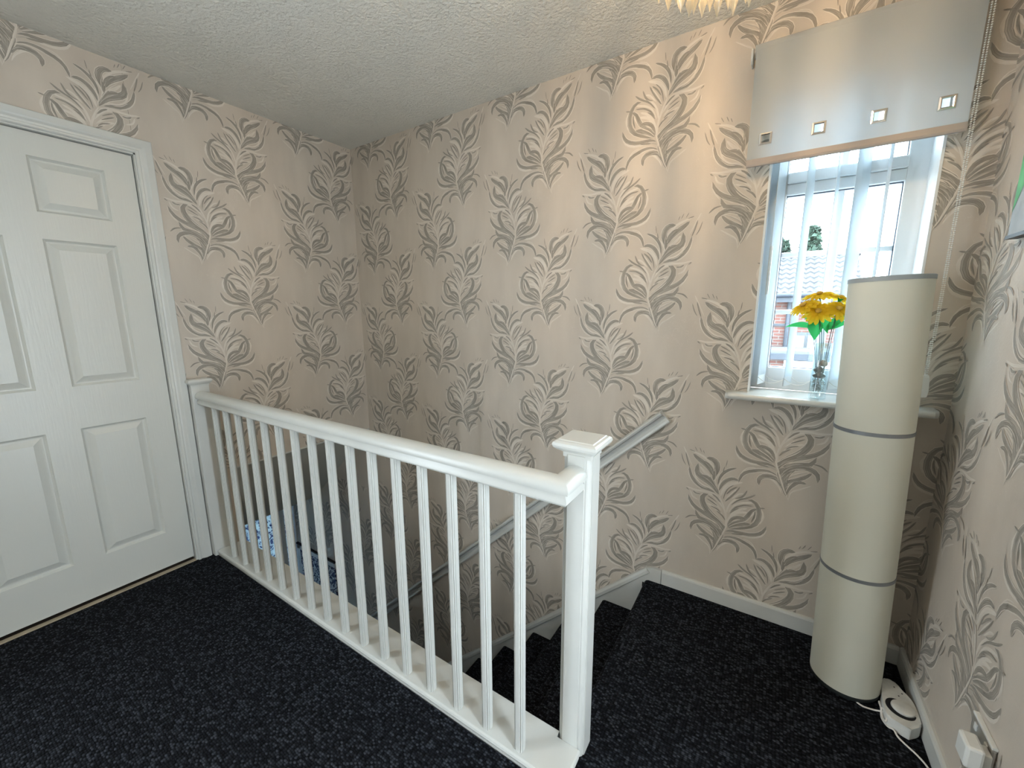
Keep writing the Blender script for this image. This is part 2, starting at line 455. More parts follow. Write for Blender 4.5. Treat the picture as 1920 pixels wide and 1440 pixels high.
LIGHT=[
([(15,281),(30,250),(43,216),(52,176),(52,143),(38,96),(17,37),(-3,-9)],8.5),
([(-108,461),(-71,450),(-40,432),(-20,407),(-18,389)],10.2),
([(-70,397),(-51,376),(-28,356),(-15,340)],11.0),
([(-90,365),(-77,332),(-50,311),(-21,307),(-4,297)],8.5),
([(11,381),(0,366),(-6,345),(4,314)],8.5),
([(99,359),(60,345),(33,317),(20,276)],15.3),
([(86,330),(60,295),(39,254)],11.0),
([(119,298),(85,280),(58,245),(47,202)],11.0),
([(148,279),(110,270),(78,250),(57,209)],9.3),
([(133,231),(94,222),(68,198),(54,162)],12.7),
([(125,249),(93,233),(64,204)],9.3),
([(-42,277),(-11,275),(15,254),(36,224)],8.5),
([(-31,233),(0,221),(27,199),(47,173)],11.0),
([(-29,251),(2,238),(31,212)],8.5),
([(-59,183),(-32,169),(1,162),(28,140)],6.4),
([(-63,130),(-32,117),(-6,103),(12,81)],5.5),
([(201,174),(183,138),(145,121),(102,120)],7.2),
([(95,74),(64,72),(38,48),(25,20)],7.2),
([(-68,72),(-35,50),(-7,29),(-1,-4)],5.5),
([(174,259),(183,227),(175,191)],8.5),
([(-101,277),(-90,252),(-65,239)],6.8),
([(-121,292),(-85,284),(-48,285),(-15,284),(18,275)],8.5),
([(164,250),(143,224),(127,197)],7.6),
([(18,354),(12,320),(16,288)],6.8),
([(120,109),(151,99),(173,69)],3.8),
([(-111,256),(-99,215),(-74,183)],5.1),
([(-118,386),(-107,342),(-87,313),(-56,295)],5.1),
([(106,311),(87,302),(62,275)],7.6),
([(-142,478),(-129,451),(-99,390)],5.1)]

TOPLINES=[
([(48,146),(25,169),(-5,190),(-24,210)],3.8),
([(46,128),(23,151),(-11,171),(-41,184)],3.8),
([(39,105),(17,132),(-9,148),(-35,153)],3.8),
([(32,85),(12,113),(-15,131),(-45,137)],3.4),
([(23,61),(2,93),(-24,111),(-55,127)],3.8),
([(15,41),(-3,70),(-26,86)],3.4),
([(43,117),(22,144),(-5,162)],2.5),
([(34,95),(16,121),(-8,139)],2.5),
([(27,71),(9,102),(-14,120)],2.5),
([(11,26),(3,54),(-11,76)],3.0),
([(22,49),(19,81),(8,108)],2.5),
([(58,153),(77,175),(103,191)],3.4),
([(59,143),(84,167),(113,184),(132,200)],3.4),
([(59,137),(92,157),(131,171),(155,199)],3.4),
([(47,109),(74,122),(105,128)],3.0),
([(39,83),(63,95),(90,96),(118,90)],3.4),
([(30,59),(50,78),(74,78)],3.0),
([(12,291),(-7,319),(-34,342),(-60,357)],3.8),
([(3,318),(-17,350),(-36,375),(-60,399)],3.4),
([(-6,349),(-5,382),(-14,413)],3.4),
([(8,302),(-7,332),(-24,357)],2.5),
([(-31,301),(-60,309),(-84,331)],2.5),
([(49,176),(54,148),(38,96),(17,37),(3,6)],6.8),
([(15,281),(30,250),(43,216),(52,176)],6.8)]
def motif_bm(mirror):
    bm = bmesh.new(); uvl = bm.loops.layers.uv.new('UVMap')
    s = -1 if mirror else 1
    count = [0]
    def ribbon(c, w, mi, shift=0.0, relief=0.0005, t0=0.0, t1=1.0):
        count[0] += 1; si = count[0]; nn = len(c) - 1
        zoff = 0.00025 + si * 0.000007
        prev = None; pt = 0
        for k, p in enumerate(c):
            t = k / nn
            q0 = c[max(k - 1, 0)]; q1 = c[min(k + 1, nn)]
            dx, dy = q1[0] - q0[0], q1[1] - q0[1]; l = math.hypot(dx, dy) or 1
            nx, ny = -dy / l, dx / l
            f_ = math.sin(math.pi * min(1, 0.06 + 0.94 * t)) ** 0.62 if 0 < t < 0.999 else 0.05
            hw = w * 0.5 * max(0.04, f_)
            cx, cy = p[0] + nx * shift * f_, p[1] + ny * shift * f_
            row = [bm.verts.new(((cx + nx * hw * a_) * s, cy + ny * hw * a_, zoff + h_)) for a_, h_ in ((-1, 0), (0, relief), (1, 0))]
            if prev:
                for j in range(2):
                    q = (prev[j], prev[j + 1], row[j + 1], row[j])
                    f = bm.faces.new(q[::-1] if mirror else q)
                    f.material_index = mi; f.smooth = True
                    vv = {prev[0]: (0, pt), prev[1]: (1, pt), prev[2]: (2, pt), row[0]: (0, t), row[1]: (1, t), row[2]: (2, t)}
                    for lp in f.loops:
                        a2, b2 = vv[lp.vert]; lp[uvl].uv = (a2 * 0.5 * max(0.35, w / 0.018) + si * 3.7, b2 * nn * 0.12 + si * 1.3)
            prev = row; pt = t
    def path(pts, n): return crom([(x / 1000, y / 1000) for x, y in pts], n if len(pts) > 3 else 6)
    for pts, w in LIGHT: ribbon(path(pts, 9), w / 1000 * 1.05, 1)
    for pts, w in DARK:
        c = path(pts, 10); w = w / 1000 * 1.12
        if w > 0.008: ribbon(c, w + 0.0042, 1, 0.0, 0.0002)
        ribbon(c, w, 0)
        if w > 0.012:
            for o_ in ((-0.30, 0.0, 0.30) if w > 0.017 else (-0.2, 0.22)):
                a0 = rnd.randint(1, 3); a1 = len(c) - rnd.randint(1, 3)
                ribbon(c[a0:a1], w * 0.17, 2, o_ * w, 0.0003)
        elif w > 0.0068:
            ribbon(c[2:-1], w * 0.22, 2, 0.12 * w, 0.0003)
    for k, (pts, w) in enumerate(TOPLINES): ribbon(path(pts, 9), w / 1000 * (1.0 if w > 5 else 0.95), 1 if w > 5 or k % 3 == 0 else 2, 0.0, 0.0003)
    bm.normal_update()
    for f in bm.faces:
        if f.normal.z < 0: f.normal_flip()
    return bm
def finish_mesh(bm, name):
    me = bpy.data.meshes.new(name); bm.to_mesh(me); bm.free()
    me.materials.append(M_DARKSTROKE); me.materials.append(M_LIGHTSTROKE); me.materials.append(M_MIDSTROKE)
    return me
MOTIF = [motif_bm(False), motif_bm(True)]
MOTIF_ME = [finish_mesh(b.copy(), 'feather_motif') for b in MOTIF]
EXT = [(-0.15, 0.2), (-0.2, 0.15)]
def clip(bm, planes):
    b = bm.copy()
    for co, no in planes:
        g = b.verts[:] + b.edges[:] + b.faces[:]
        if not g: break
        bmesh.ops.bisect_plane(b, geom=g, plane_co=co, plane_no=no, clear_outer=True)
    return b
def merge_into(dst, src):
    me = bpy.data.meshes.new('tmp'); src.to_mesh(me); src.free(); dst.from_mesh(me); bpy.data.meshes.remove(me)
def paper(wall, origin, uax, nrm, cols, rect, holes=()):
    """cols: (u of the tips, mirrored?, z of one tip); rect: u0,u1,z0,z1"""
    uax, nrm = Vector(uax), Vector(nrm)
    basis = Matrix((uax, Vector((0, 0, 1)), nrm)).transposed().to_4x4()
    u0, u1, z0, z1 = rect
    for u, mir, zt in cols:
        zz = zt
        while zz > z0 - 0.5: zz -= 0.6585
        while zz < z1:
            zz += 0.6585
            e0, e1 = EXT[mir]
            a0, a1, b0, b1 = u + e0, u + e1, zz - 0.02, zz + 0.5
            if a1 <= u0 or a0 >= u1 or b1 <= z0 or b0 >= z1: continue
            L_ = lambda uu, vv: Vector((uu - u, vv - zz, 0))
            planes = []
            if a0 < u0: planes.append((L_(u0, 0), Vector((-1, 0, 0))))
            if a1 > u1: planes.append((L_(u1, 0), Vector((1, 0, 0))))
            if b0 < z0: planes.append((L_(0, z0), Vector((0, -1, 0))))
            if b1 > z1: planes.append((L_(0, z1), Vector((0, 1, 0))))
            hs = [h for h in holes if not (a1 <= h[0] or a0 >= h[1] or b1 <= h[2] or b0 >= h[3])]
            me = MOTIF_ME[mir]
            if planes or hs:
                b = clip(MOTIF[mir], planes)
                for h in hs:
                    X, Y = Vector((1, 0, 0)), Vector((0, 1, 0))
                    pl, pr = (L_(h[0], 0), X), (L_(h[1], 0), -X)
                    il, ir = (L_(h[0], 0), -X), (L_(h[1], 0), X)
                    nb = clip(b, [pl])
                    for ps in ([pr], [il, ir, (L_(0, h[2]), Y)], [il, ir, (L_(0, h[3]), -Y)]):
                        merge_into(nb, clip(b, ps))
                    b.free(); b = nb
                if not b.faces: b.free(); continue
                me = finish_mesh(b, 'feather_motif')
            o = bpy.data.objects.new('feather_motif', me); COL.objects.link(o)
            o.matrix_world = Matrix.Translation(Vector(origin) + uax * u + Vector((0, 0, zz))) @ basis
            o.parent = wall
P_ = 0.5412
colsA = [(0.163 + P_ * k, 0, 1.5425) for k in range(-2, 6)]
colsB = [(0.4225 + P_ * k, 1, 1.2105) for k in range(-3, 6)]
paper(wall_back, (0, 0, 0), (1, 0, 0), (0, -1, 0), colsA + colsB, (0.0, W, -1.6, H), [(WX0, WX1, WZ0 - 0.02, WZ1), (-9, 0.0, 0.2, 9)])
paper(wall_back, (0, 0, 0), (1, 0, 0), (0, -1, 0), [c for c in colsA + colsB if c[0] < 0.2], (-1.19, 0.0, -1.6, -0.05), [])
paper(wall_left, (0, 0, 0), (0, 1, 0), (1, 0, 0), [(-0.387 - 0.5455 * k, 0, 1.545) for k in range(-1, 5)] + [(-0.1235 - 0.5455 * k, 1, 1.215) for k in range(-1, 5)],
      (-2.7, 0.0, 0.44, H), [(DY0 - 0.06, -0.99, -1, 0.44), (DY0 - ARCH, DY1 + ARCH, -1, DZ + ARCH)])
paper(wall_right, (W, 0, 0), (0, -1, 0), (-1, 0, 0), [(0.158 + P_ * k, 1, 1.195) for k in range(-1, 4)] + [(0.424 + P_ * k, 0, 0.876) for k in range(-1, 4)],
      (0.0, 1.33, 0.06, H), [])
for b in MOTIF: b.free()

# ------------------------------------------------------------------ skirtings
SK = [(0, 0), (0.015, 0), (0.015, 0.060), (0.0125, 0.067), (0.007, 0.0705), (0, 0.0705)]
def skirting(name, path):
    bm = bmesh.new(); sweep(bm, path, SK, (0, 0, 1)); return struct(obj(name, bm, M_PAINT))
skirting('baseboard_back', [(2.1318, 0, 0), (W - 0.0155, 0, 0)])
skirting('baseboard_right', [(W, -0.0, 0), (W, TY1 + 0.01, 0)])
skirting('baseboard_left', [(0, SY1 + 0.01, 0), (0, DY0 - ARCH - 0.002, 0)])

# ------------------------------------------------------------------ six-panel door
LX = -0.02
ly0, ly1 = -1.884, -1.142
cols_y = [(-1.784, -1.563), (-1.462, -1.241)]
rows_z = [(0.203, 0.805), (0.990, 1.594), (1.697, 1.905)]
door = struct(empty('door_1', (0, 0, 0)), 'white painted six panel door closed in the wallpapered wall')
bm = bmesh.new()
ys = [ly0, cols_y[0][0], cols_y[0][1], cols_y[1][0], cols_y[1][1], ly1]
zs = [0.019] + [v for r in rows_z for v in r] + [1.993]
for i in range(5):
    for j in range(7):
        if i in (1, 3) and j in (1, 3, 5): continue
        vs = [bm.verts.new((LX, y, z)) for y, z in ((ys[i], zs[j]), (ys[i + 1], zs[j]), (ys[i + 1], zs[j + 1]), (ys[i], zs[j + 1]))]
        bm.faces.new(vs)
bmesh.ops.remove_doubles(bm, verts=bm.verts[:], dist=1e-5)
bx(bm, LX - 0.04, LX - 0.012, ly0, ly1, 0.019, 1.993)
for y in (ly0, ly1):
    bm.faces.new([bm.verts.new((x, y, z)) for x, z in ((LX, 0.019), (LX - 0.013, 0.019), (LX - 0.013, 1.993), (LX, 1.993))])
for z in (0.019, 1.993):
    bm.faces.new([bm.verts.new((x, y, z)) for x, y in ((LX, ly0), (LX - 0.013, ly0), (LX - 0.013, ly1), (LX, ly1))])
obj('door_leaf', bm, M_DOOR, door)
for (y0, y1) in cols_y:
    for (z0, z1) in rows_z:
        bm = bmesh.new(); prev = None
        for ins, d in ((0, 0), (0.004, -0.006), (0.009, -0.0115), (0.013, -0.0118), (0.018, -0.0105), (0.040, -0.0008)):
            r = [bm.verts.new((LX + d, y, z)) for y, z in ((y0 + ins, z0 + ins), (y1 - ins, z0 + ins), (y1 - ins, z1 - ins), (y0 + ins, z1 - ins))]
            if prev:
                for k in range(4): bm.faces.new((prev[k], prev[(k + 1) % 4], r[(k + 1) % 4], r[k]))
            prev = r
        bm.faces.new(prev)
        obj('panel', bm, M_DOOR, door)
bm = bmesh.new()
bx(bm, -0.12, 0.0, DY1, DY1 + 0.0, 0, DZ) if False else None
for (a_, b_) in ((ly1 + 0.003, DY1 + 0.001), (DY0 - 0.001, ly0 - 0.003)):
    bx(bm, -0.12, 0.001, a_, b_, 0, DZ + 0.011)
bx(bm, -0.12, 0.001, DY0, DY1, 1.996, DZ + 0.011)
bx(bm, -0.075, -0.062, ly0 - 0.003, ly0 + 0.012, 0, 1.995); bx(bm, -0.075, -0.062, ly1 - 0.012, ly1 + 0.003, 0, 1.995)
obj('door_lining', bm, M_PAINT, door)
AP = [(0, 0), (0, 0.008), (0.004, 0.012), (0.010, 0.0125), (0.014, 0.009), (0.021, 0.010), (0.029, 0.0155), (0.035, 0.018), (0.058, 0.018), (ARCH, 0.0165), (ARCH, 0)]
bm = bmesh.new()
sweep(bm, [(0, DY1, 0), (0, DY1, DZ + 0.002), (0, DY0, DZ + 0.002), (0, DY0, 0)], [(a_, b_) for a_, b_ in AP], (1, 0, 0))
obj('architrave', bm, M_PAINT, door)
box('threshold_strip', -0.017, 0.004, ly0, ly1, 0.0005, 0.006, M_THRESH, door)
box('shade_box_floor', -0.5, -0.018, ly0 - .1, ly1 + .1, -0.02, 0.0, M_DARKGAP, door)  # dark box added behind the door; its colour stands in for gap shade
box('shade_box_back', -0.52, -0.5, ly0 - .1, ly1 + .1, -0.02, 2.2, M_DARKGAP, door)
for ya in (ly0 - .12, ly1 + .1): box('shade_box_side', -0.52, -0.121, ya, ya + .02, -0.02, 2.2, M_DARKGAP, door)
box('shade_box_top', -0.52, -0.121, ly0 - .12, ly1 + .12, 2.2, 2.22, M_DARKGAP, door)  # added sides and top keep sky light from leaking under the door

# ------------------------------------------------------------------ window
win = struct(empty('window_1', (2.64, 0.15, WZ0)), 'white framed window with glazing bars beyond the landing')
def wpart(name, bm, m): return child(obj(name, bm, m), win)
FY0, FY1 = 0.115, 0.175
bm = bmesh.new()
bx(bm, WX0, WX0 + 0.062, FY0, FY1, WZ0, WZ1, 0.004); bx(bm, WX1 - 0.062, WX1, FY0, FY1, WZ0, WZ1, 0.004)
bx(bm, WX0 + 0.06, WX1 - 0.06, FY0, FY1, WZ0, 1.066, 0.004); bx(bm, WX0 + 0.06, WX1 - 0.06, FY0, FY1, WZ1 - 0.05, WZ1, 0.004)
wpart('window_frame', bm, M_UPVC)
bm = bmesh.new(); bx(bm, WX0 + 0.06, WX1 - 0.06, FY0 - 0.004, FY1, 1.735, 1.775, 0.004); bx(bm, WX0 + 0.06, WX1 - 0.06, FY0 - 0.016, FY1, 1.775, 1.814, 0.005)
wpart('transom', bm, M_UPVC)
for z in (1.292, 1.515):
    bm = bmesh.new(); bx(bm, WX0 + 0.062, WX1 - 0.062, FY0 + 0.014, FY0 + 0.044, z - 0.009, z + 0.009, 0.004); wpart('glazing_bar', bm, M_UPVC)
bm = bmesh.new(); bx(bm, 2.629, 2.651, FY0 + 0.012, FY0 + 0.046, 1.066, WZ1 - 0.05, 0.004); wpart('glazing_bar', bm, M_UPVC)
bm = bmesh.new()
for (z0, z1) in ((1.066, 1.735), (1.814, WZ1 - 0.05)):
    for a_, b_ in ((2.472, 2.4745), (2.8055, 2.808)): bx(bm, a_, b_, FY0 + 0.01, FY0 + 0.02, z0, z1)
    for a_, b_ in ((z0, z0 + 0.0025), (z1 - 0.003, z1)): bx(bm, 2.472, 2.808, FY0 + 0.01, FY0 + 0.02, a_, b_)
wpart('gasket', bm, M_GASKET)
for (z0, z1) in ((1.066, 1.735), (1.814, WZ1 - 0.05)):
    bm = bmesh.new(); bx(bm, 2.470, 2.810, FY0 + 0.028, FY0 + 0.032, z0 - 0.004, z1 + 0.004); wpart('pane', bm, M_GLASS)
bm = bmesh.new()
t = 0.006
bx(bm, WX0 - 0.001, WX0 + t, -0.002, FY0, WZ0, WZ1, 0.0); bx(bm, WX1 - t, WX1 + 0.001, -0.002, FY0, WZ0, WZ1)
bx(bm, WX0, WX1, -0.002, FY0, WZ1 - t, WZ1 + 0.001)
wpart('reveal', bm, M_REVEAL)
bm = bmesh.new()
SILL = [(0.0, -0.022), (0.0, 0.0), (-0.20, 0.0)]
n = 8
prof = [(FY0, -0.024), (FY0, 0.0)] + [(-0.070 - 0.012 * math.sin(math.pi * i / n), -0.012 + 0.012 * math.cos(math.pi * i / n)) for i in range(n + 1)]
xs = [2.336, 2.35, WX0, WX0 + 0.0001, WX1 - 0.0001, WX1, 2.935, 2.948]
def sill_ring(x, inner, sq=1.0):
    return [bm.verts.new((x, (y if inner else min(y, -0.0005)) * (1 if y > -0.05 else sq), WZ0 + z)) for y, z in prof]
rings = [sill_ring(2.336, False, 0.86), sill_ring(2.347, False), sill_ring(WX0, False), sill_ring(WX0 + 0.0002, True), sill_ring(WX1 - 0.0002, True), sill_ring(WX1, False), sill_ring(2.937, False), sill_ring(2.949, False, 0.86)]
for i in range(len(rings) - 1):
    for j in range(len(prof)): bm.faces.new((rings[i][j], rings[i][(j + 1) % len(prof)], rings[i + 1][(j + 1) % len(prof)], rings[i + 1][j]))
bm.faces.new(rings[0][::-1]); bm.faces.new(rings[-1])
wpart('window_sill', bm, M_PAINT)

# ------------------------------------------------------------------ staircase
stair = tag(empty('staircase', (NX, -0.5, -RI)), 'steep flight of black carpeted stairs descending behind the white banister', 'stairs')
NSTEP = 12
def step_mesh():
    bm = bmesh.new(); r = 0.022; n = 6
    prof = [(GO + 0.012, -RI + 0.001), (GO + 0.012, 0.0), (r, 0.0)] + [(r - r * math.sin(math.pi / 2 * i / n), -r + r * math.cos(math.pi / 2 * i / n)) for i in range(1, n + 1)] + [(0, -0.05), (0.012, -0.06), (0.012, -RI + 0.001)]
    a = [bm.verts.new((x, -0.4255, z)) for x, z in prof]; b = [bm.verts.new((x, 0.4830, z)) for x, z in prof]
    for i in range(len(prof)):
        j = (i + 1) % len(prof); bm.faces.new((a[i], a[j], b[j], b[i]))
    bm.faces.new(a); bm.faces.new(b[::-1]); bmesh.ops.recalc_face_normals(bm, faces=bm.faces[:])
    me = bpy.data.meshes.new('step'); bm.to_mesh(me); bm.free(); me.materials.append(M_CARPET); return me
sm = step_mesh()
for k in range(1, NSTEP + 1):
    o = bpy.data.objects.new('step', sm); COL.objects.link(o); o.parent = stair
    o.location = (-GO * k, 0, -RI * (k - 1))
# wall string: white board following the stairs
sl = RI / GO
bm = bmesh.new()
def zt(x): return 0.066 + sl * (x - 2.068)
pts = [(-0.6, zt(-0.6)), (2.064, zt(2.064)), (2.090, 0.0705), (2.130, 0.0705), (2.130, -0.02), (2.045, -0.02), (2.045, -0.24), (-0.6, zt(-0.6) - 0.34)]
a = [bm.verts.new((x, -0.0165, z)) for x, z in pts]; b = [bm.verts.new((x, -0.0008, z)) for x, z in pts]
for i in range(len(pts)):
    j = (i + 1) % len(pts); bm.faces.new((a[i], a[j], b[j], b[i]))
bm.faces.new(a); bm.faces.new(b[::-1])
child(obj('wall_string', bm, M_PAINT), stair)
bm = bmesh.new()
tv = Vector((1, 0, sl)).normalized(); upv = Vector((-tv.z, 0, tv.x))
sweep(bm, [Vector((-0.6, 0, zt(-0.6))), Vector((2.062, 0, zt(2.062)))], [(0.001, -0.024), (0.0205, -0.024), (0.0245, -0.020), (0.0245, -0.007), (0.0205, -0.001), (0.018, 0.003), (0.001, 0.004)], upv)
child(obj('string_moulding', bm, M_PAINT), stair)

# ------------------------------------------------------------------ wall handrail
bm = bmesh.new()
sh = 0.925
tv = Vector((1, 0, sh)).normalized(); upv = Vector((-tv.z, 0, tv.x))
HR = [(0, 0), (0.020, 0), (0.0235, 0.005), (0.021, 0.014), (0.021, 0.026), (0.025, 0.034), (0.034, 0.0405), (0.028, 0.0425), (0.028, 0.0455), (0.041, 0.0465), (0.0445, 0.053), (0.041, 0.059), (0.026, 0.063), (0, 0.064)]
p1 = Vector((2.125, 0, 0.808)); p0 = p1 + Vector((-1, 0, -sh)) * 2.75
sweep(bm, [p0, p1], HR, upv)
for i in range(0): pass
wr = obj('wall_handrail', bm, M_PAINT)
tag(wr, 'white moulded handrail fixed sloping down the wallpapered stair wall', 'handrail')

# ------------------------------------------------------------------ banister
ban = tag(empty('banister', (2.08, -0.95, 0)), 'white painted landing banister with slim square balusters and capped newel', 'banister')
def bpart(name, bm, par=None, sm=False):
    o = obj(name, bm, M_PAINT)
    child(o, ban)
    if par: o.parent = par; o.location = Vector(o.location) + Vector(ban.location) - Vector((0, 0, 0)) if False else o.location
    return o
CT = 0.03
bm = bmesh.new()
bx(bm, 0.052, 2.0378, -1.051, -0.926, 0.0, CT); bx(bm, 2.0378, 2.106, -1.051, -0.9445, 0.0, CT)
NO = [(-0.001, -0.03), (-0.001, 0), (0.002, -0.0002), (0.007, -0.003), (0.0095, -0.009), (0.0075, -0.015), (0.0045, -0.020), (0.0045, -0.03)]
sweep(bm, [(0.052, -1.051, CT), (2.106, -1.051, CT), (2.106, -0.9445, CT)], NO, (0, 0, 1))
bpart('base_rail', bm)
# balusters
h = 0.0138
sec = []
for (sx, sy) in ((1, 1), (-1, 1), (-1, -1), (1, -1)):
    c = [(h, h - 0.0075), (h - 0.003, h - 0.0068), (h - 0.003, h - 0.0045), (h - 0.0015, h - 0.003), (h - 0.003, h - 0.0015), (h - 0.0045, h - 0.003), (h - 0.0068, h - 0.003), (h - 0.0075, h)]
    c = [(x * sx, y * sy) for x, y in c]
    if sx * sy < 0: c = c[::-1]
    sec += c
bm = bmesh.new(); extrude_poly(bm, sec, CT, 0.842)
bmesh.ops.recalc_face_normals(bm, faces=bm.faces[:])
bme = bpy.data.meshes.new('baluster'); bm.to_mesh(bme); bm.free(); bme.materials.append(M_PAINT)
for i in range(16):
    o = bpy.data.objects.new('baluster', bme); COL.objects.link(o); o.parent = ban
    o.location = Vector((0.1875 + 0.1182 * i, -1.0315, 0)) - Vector(ban.location)
half = [(0.020, 0), (0.0245, 0.006), (0.0245, 0.017), (0.0195, 0.025), (0.0195, 0.029), (0.030, 0.033), (0.0325, 0.042), (0.029, 0.053), (0.018, 0.0615), (0.006, 0.065)]
RP = half + [(-a_, b_) for a_, b_ in half[::-1]]
bm = bmesh.new()
sweep(bm, [(0.050, -1.029, 0.839), (2.0785, -1.029, 0.839), (2.0785, -0.9445, 0.839)], RP, (0, 0, 1))
smooth_angle(bpart('handrail', bm), 35)
# newel
ncx, ncy, nh = 2.0785, -0.9035, 0.0405
sec = []
for (sx, sy) in ((1, 1), (-1, 1), (-1, -1), (1, -1)):
    c = [(nh, nh - 0.017), (nh - 0.003, nh - 0.0165), (nh - 0.0035, nh - 0.012), (nh - 0.006, nh - 0.008), (nh - 0.008, nh - 0.006), (nh - 0.012, nh - 0.0035), (nh - 0.0165, nh - 0.003), (nh - 0.017, nh)]
    c = [(ncx + x * sx, ncy + y * sy) for x, y in c]
    if sx * sy < 0: c = c[::-1]
    sec += c
bm = bmesh.new(); extrude_poly(bm, sec, 0.0, 0.93)
newel = bpart('newel_post', bm)
def cap_prof(h0, z, sx=1.0):
    L_ = [(h0 - 0.002, -0.046), (h0 - 0.002, -0.034), (h0 + 0.003, -0.030), (h0 + 0.010, -0.026), (h0 + 0.017, -0.020), (h0 + 0.0205, -0.013), (h0 + 0.019, -0.006), (h0 + 0.014, -0.002), (h0 + 0.008, 0.0), (h0 + 0.0065, 0.002)]
    return [(a_, a_, z + b_) for a_, b_ in L_]
bm = bmesh.new(); square_lathe(bm, cap_prof(nh, 0.969), ncx, ncy)
capo = obj('newel_cap', bm, M_PAINT); capo.parent = newel; capo.location = (0, 0, 0)
# half newel against the wall
bm = bmesh.new(); bx(bm, 0.0005, 0.048, -1.0705, -0.992, 0, 0.945, 0.003)
hn = bpart('half_newel', bm)
bm = bmesh.new()
prev = None
hx, hy0, hy1 = 0.048, -1.0705, -0.992
rings = []
for e_, z in ((-0.001, 0.925), (0.001, 0.94), (0.006, 0.945), (0.011, 0.951), (0.013, 0.957), (0.011, 0.964), (0.006, 0.968)):
    rings.append([bm.verts.new(p) for p in ((0.0005, max(hy0 - e_, -1.084) , z), (hx + e_, hy0 - e_, z), (hx + e_, hy1 + e_, z), (0.0005, hy1 + e_, z))])
for i in range(len(rings) - 1):
    for j in range(4): bm.faces.new((rings[i][j], rings[i][(j + 1) % 4], rings[i + 1][(j + 1) % 4], rings[i + 1][j]))
bm.faces.new(rings[0][::-1]); bm.faces.new(rings[-1])
capo = obj('newel_cap', bm, M_PAINT); capo.parent = hn; capo.location = (0, 0, 0)
# ------------------------------------------------------------------ roller blind
rb = tag(empty('roller_blind', (2.616, -0.03, 2.2)), 'cream roller blind half lowered over the window with square eyelets in its hem', 'roller blind')
BY = -0.055; bx0, bx1, bz0, bz1 = 2.336, 2.898, 1.816, 2.195
EY = [2.389, 2.5415, 2.694, 2.847]; ez, eh = 1.901, 0.0135
bm = bmesh.new()
xs = [bx0]
for e_ in EY: xs += [e_ - eh, e_ + eh]
xs.append(bx1)
zs = [bz0 + 0.012, ez - eh, ez + eh, 2.0, 2.1, bz1]
for i in range(len(xs) - 1):
    for j in range(len(zs) - 1):
        if i % 2 == 1 and j == 1: continue
        bx(bm, xs[i], xs[i + 1], BY - 0.0004, BY + 0.0004, zs[j], zs[j + 1])
bmesh.ops.remove_doubles(bm, verts=bm.verts[:], dist=1e-6)
child(obj('fabric', bm, M_BLIND), rb)
bm = bmesh.new()
n = 8
for i in range(1): pass
prof = [(-0.004, 0.022), (-0.0055, 0.004), (-0.003, -0.002), (0.006, -0.003), (0.010, 0.002), (0.008, 0.010), (0.002, 0.022)]
sweep(bm, [(bx0, BY, bz0), (bx1, BY, bz0)], [(-a_, b_) for a_, b_ in prof], (0, 0, 1))
child(obj('hem_bar', bm, mat('hem_fabric', (0.44, 0.38, 0.34), 0.7)), rb)
bm = bmesh.new(); tube(bm, [(bx0 - 0.004, -0.034, 2.200), (bx1 + 0.004, -0.034, 2.200)], 0.0215, 20)
smooth_angle(child(obj('roller_tube', bm, M_BLIND), rb))
for x in (bx0 - 0.012, bx1 + 0.012):
    bm = bmesh.new()
    lathe(bm, [(0.008, -0.003), (0.024, -0.003), (0.026, 0.0), (0.024, 0.003), (0.008, 0.003)], 20)
    bmesh.ops.rotate(bm, verts=bm.verts[:], cent=(0, 0, 0), matrix=Matrix.Rotation(math.pi / 2, 3, 'Y'))
    bmesh.ops.translate(bm, verts=bm.verts[:], vec=(x, -0.034, 2.188))
    bx(bm, x - 0.002, x + 0.002, -0.034, 0.0, 2.165, 2.21)
    child(obj('bracket', bm, M_PLASTIC), rb)
for e_ in EY:
    bm = bmesh.new(); rings = []
    for hh, y in ((eh - 0.0015, BY + 0.002), (eh - 0.0015, BY - 0.003), (eh + 0.001, BY - 0.0042), (eh + 0.0055, BY - 0.003), (eh + 0.0065, BY - 0.0005)):
        rings.append([bm.verts.new((e_ + a_ * hh, y, ez + b_ * hh)) for a_, b_ in ((-1, -1), (1, -1), (1, 1), (-1, 1))])
    for i in range(len(rings) - 1):
        for j in range(4): bm.faces.new((rings[i][j], rings[i][(j + 1) % 4], rings[i + 1][(j + 1) % 4], rings[i + 1][j]))
    child(obj('eyelet', bm, M_CHROME), rb)
# bead chain with its pull weight
bm = bmesh.new()
def bead(bm, c, r):
    bmesh.ops.create_icosphere(bm, subdivisions=1, radius=r, matrix=Matrix.Translation(c))
for dx, dy in ((0.0, 0.0), (0.004, 0.012)):
    z = 2.19
    while z > 1.085:
        bead(bm, (2.9085 - dx + 0 * z - (0.004 if z < 1.2 else 0), -0.066 + dy * min(1, (z - 1.08) / 0.9), z), 0.0024); z -= 0.0062
child(obj('bead_chain', bm, M_PLASTIC, smooth=True), rb)
bm = bmesh.new(); square_lathe(bm, [(0.006, 0.004, 1.09), (0.008, 0.0055, 1.083), (0.011, 0.006, 1.04), (0.009, 0.0055, 1.020), (0.005, 0.004, 1.017)], 2.903, -0.066)
child(obj('pull_weight', bm, M_PLASTIC), rb)

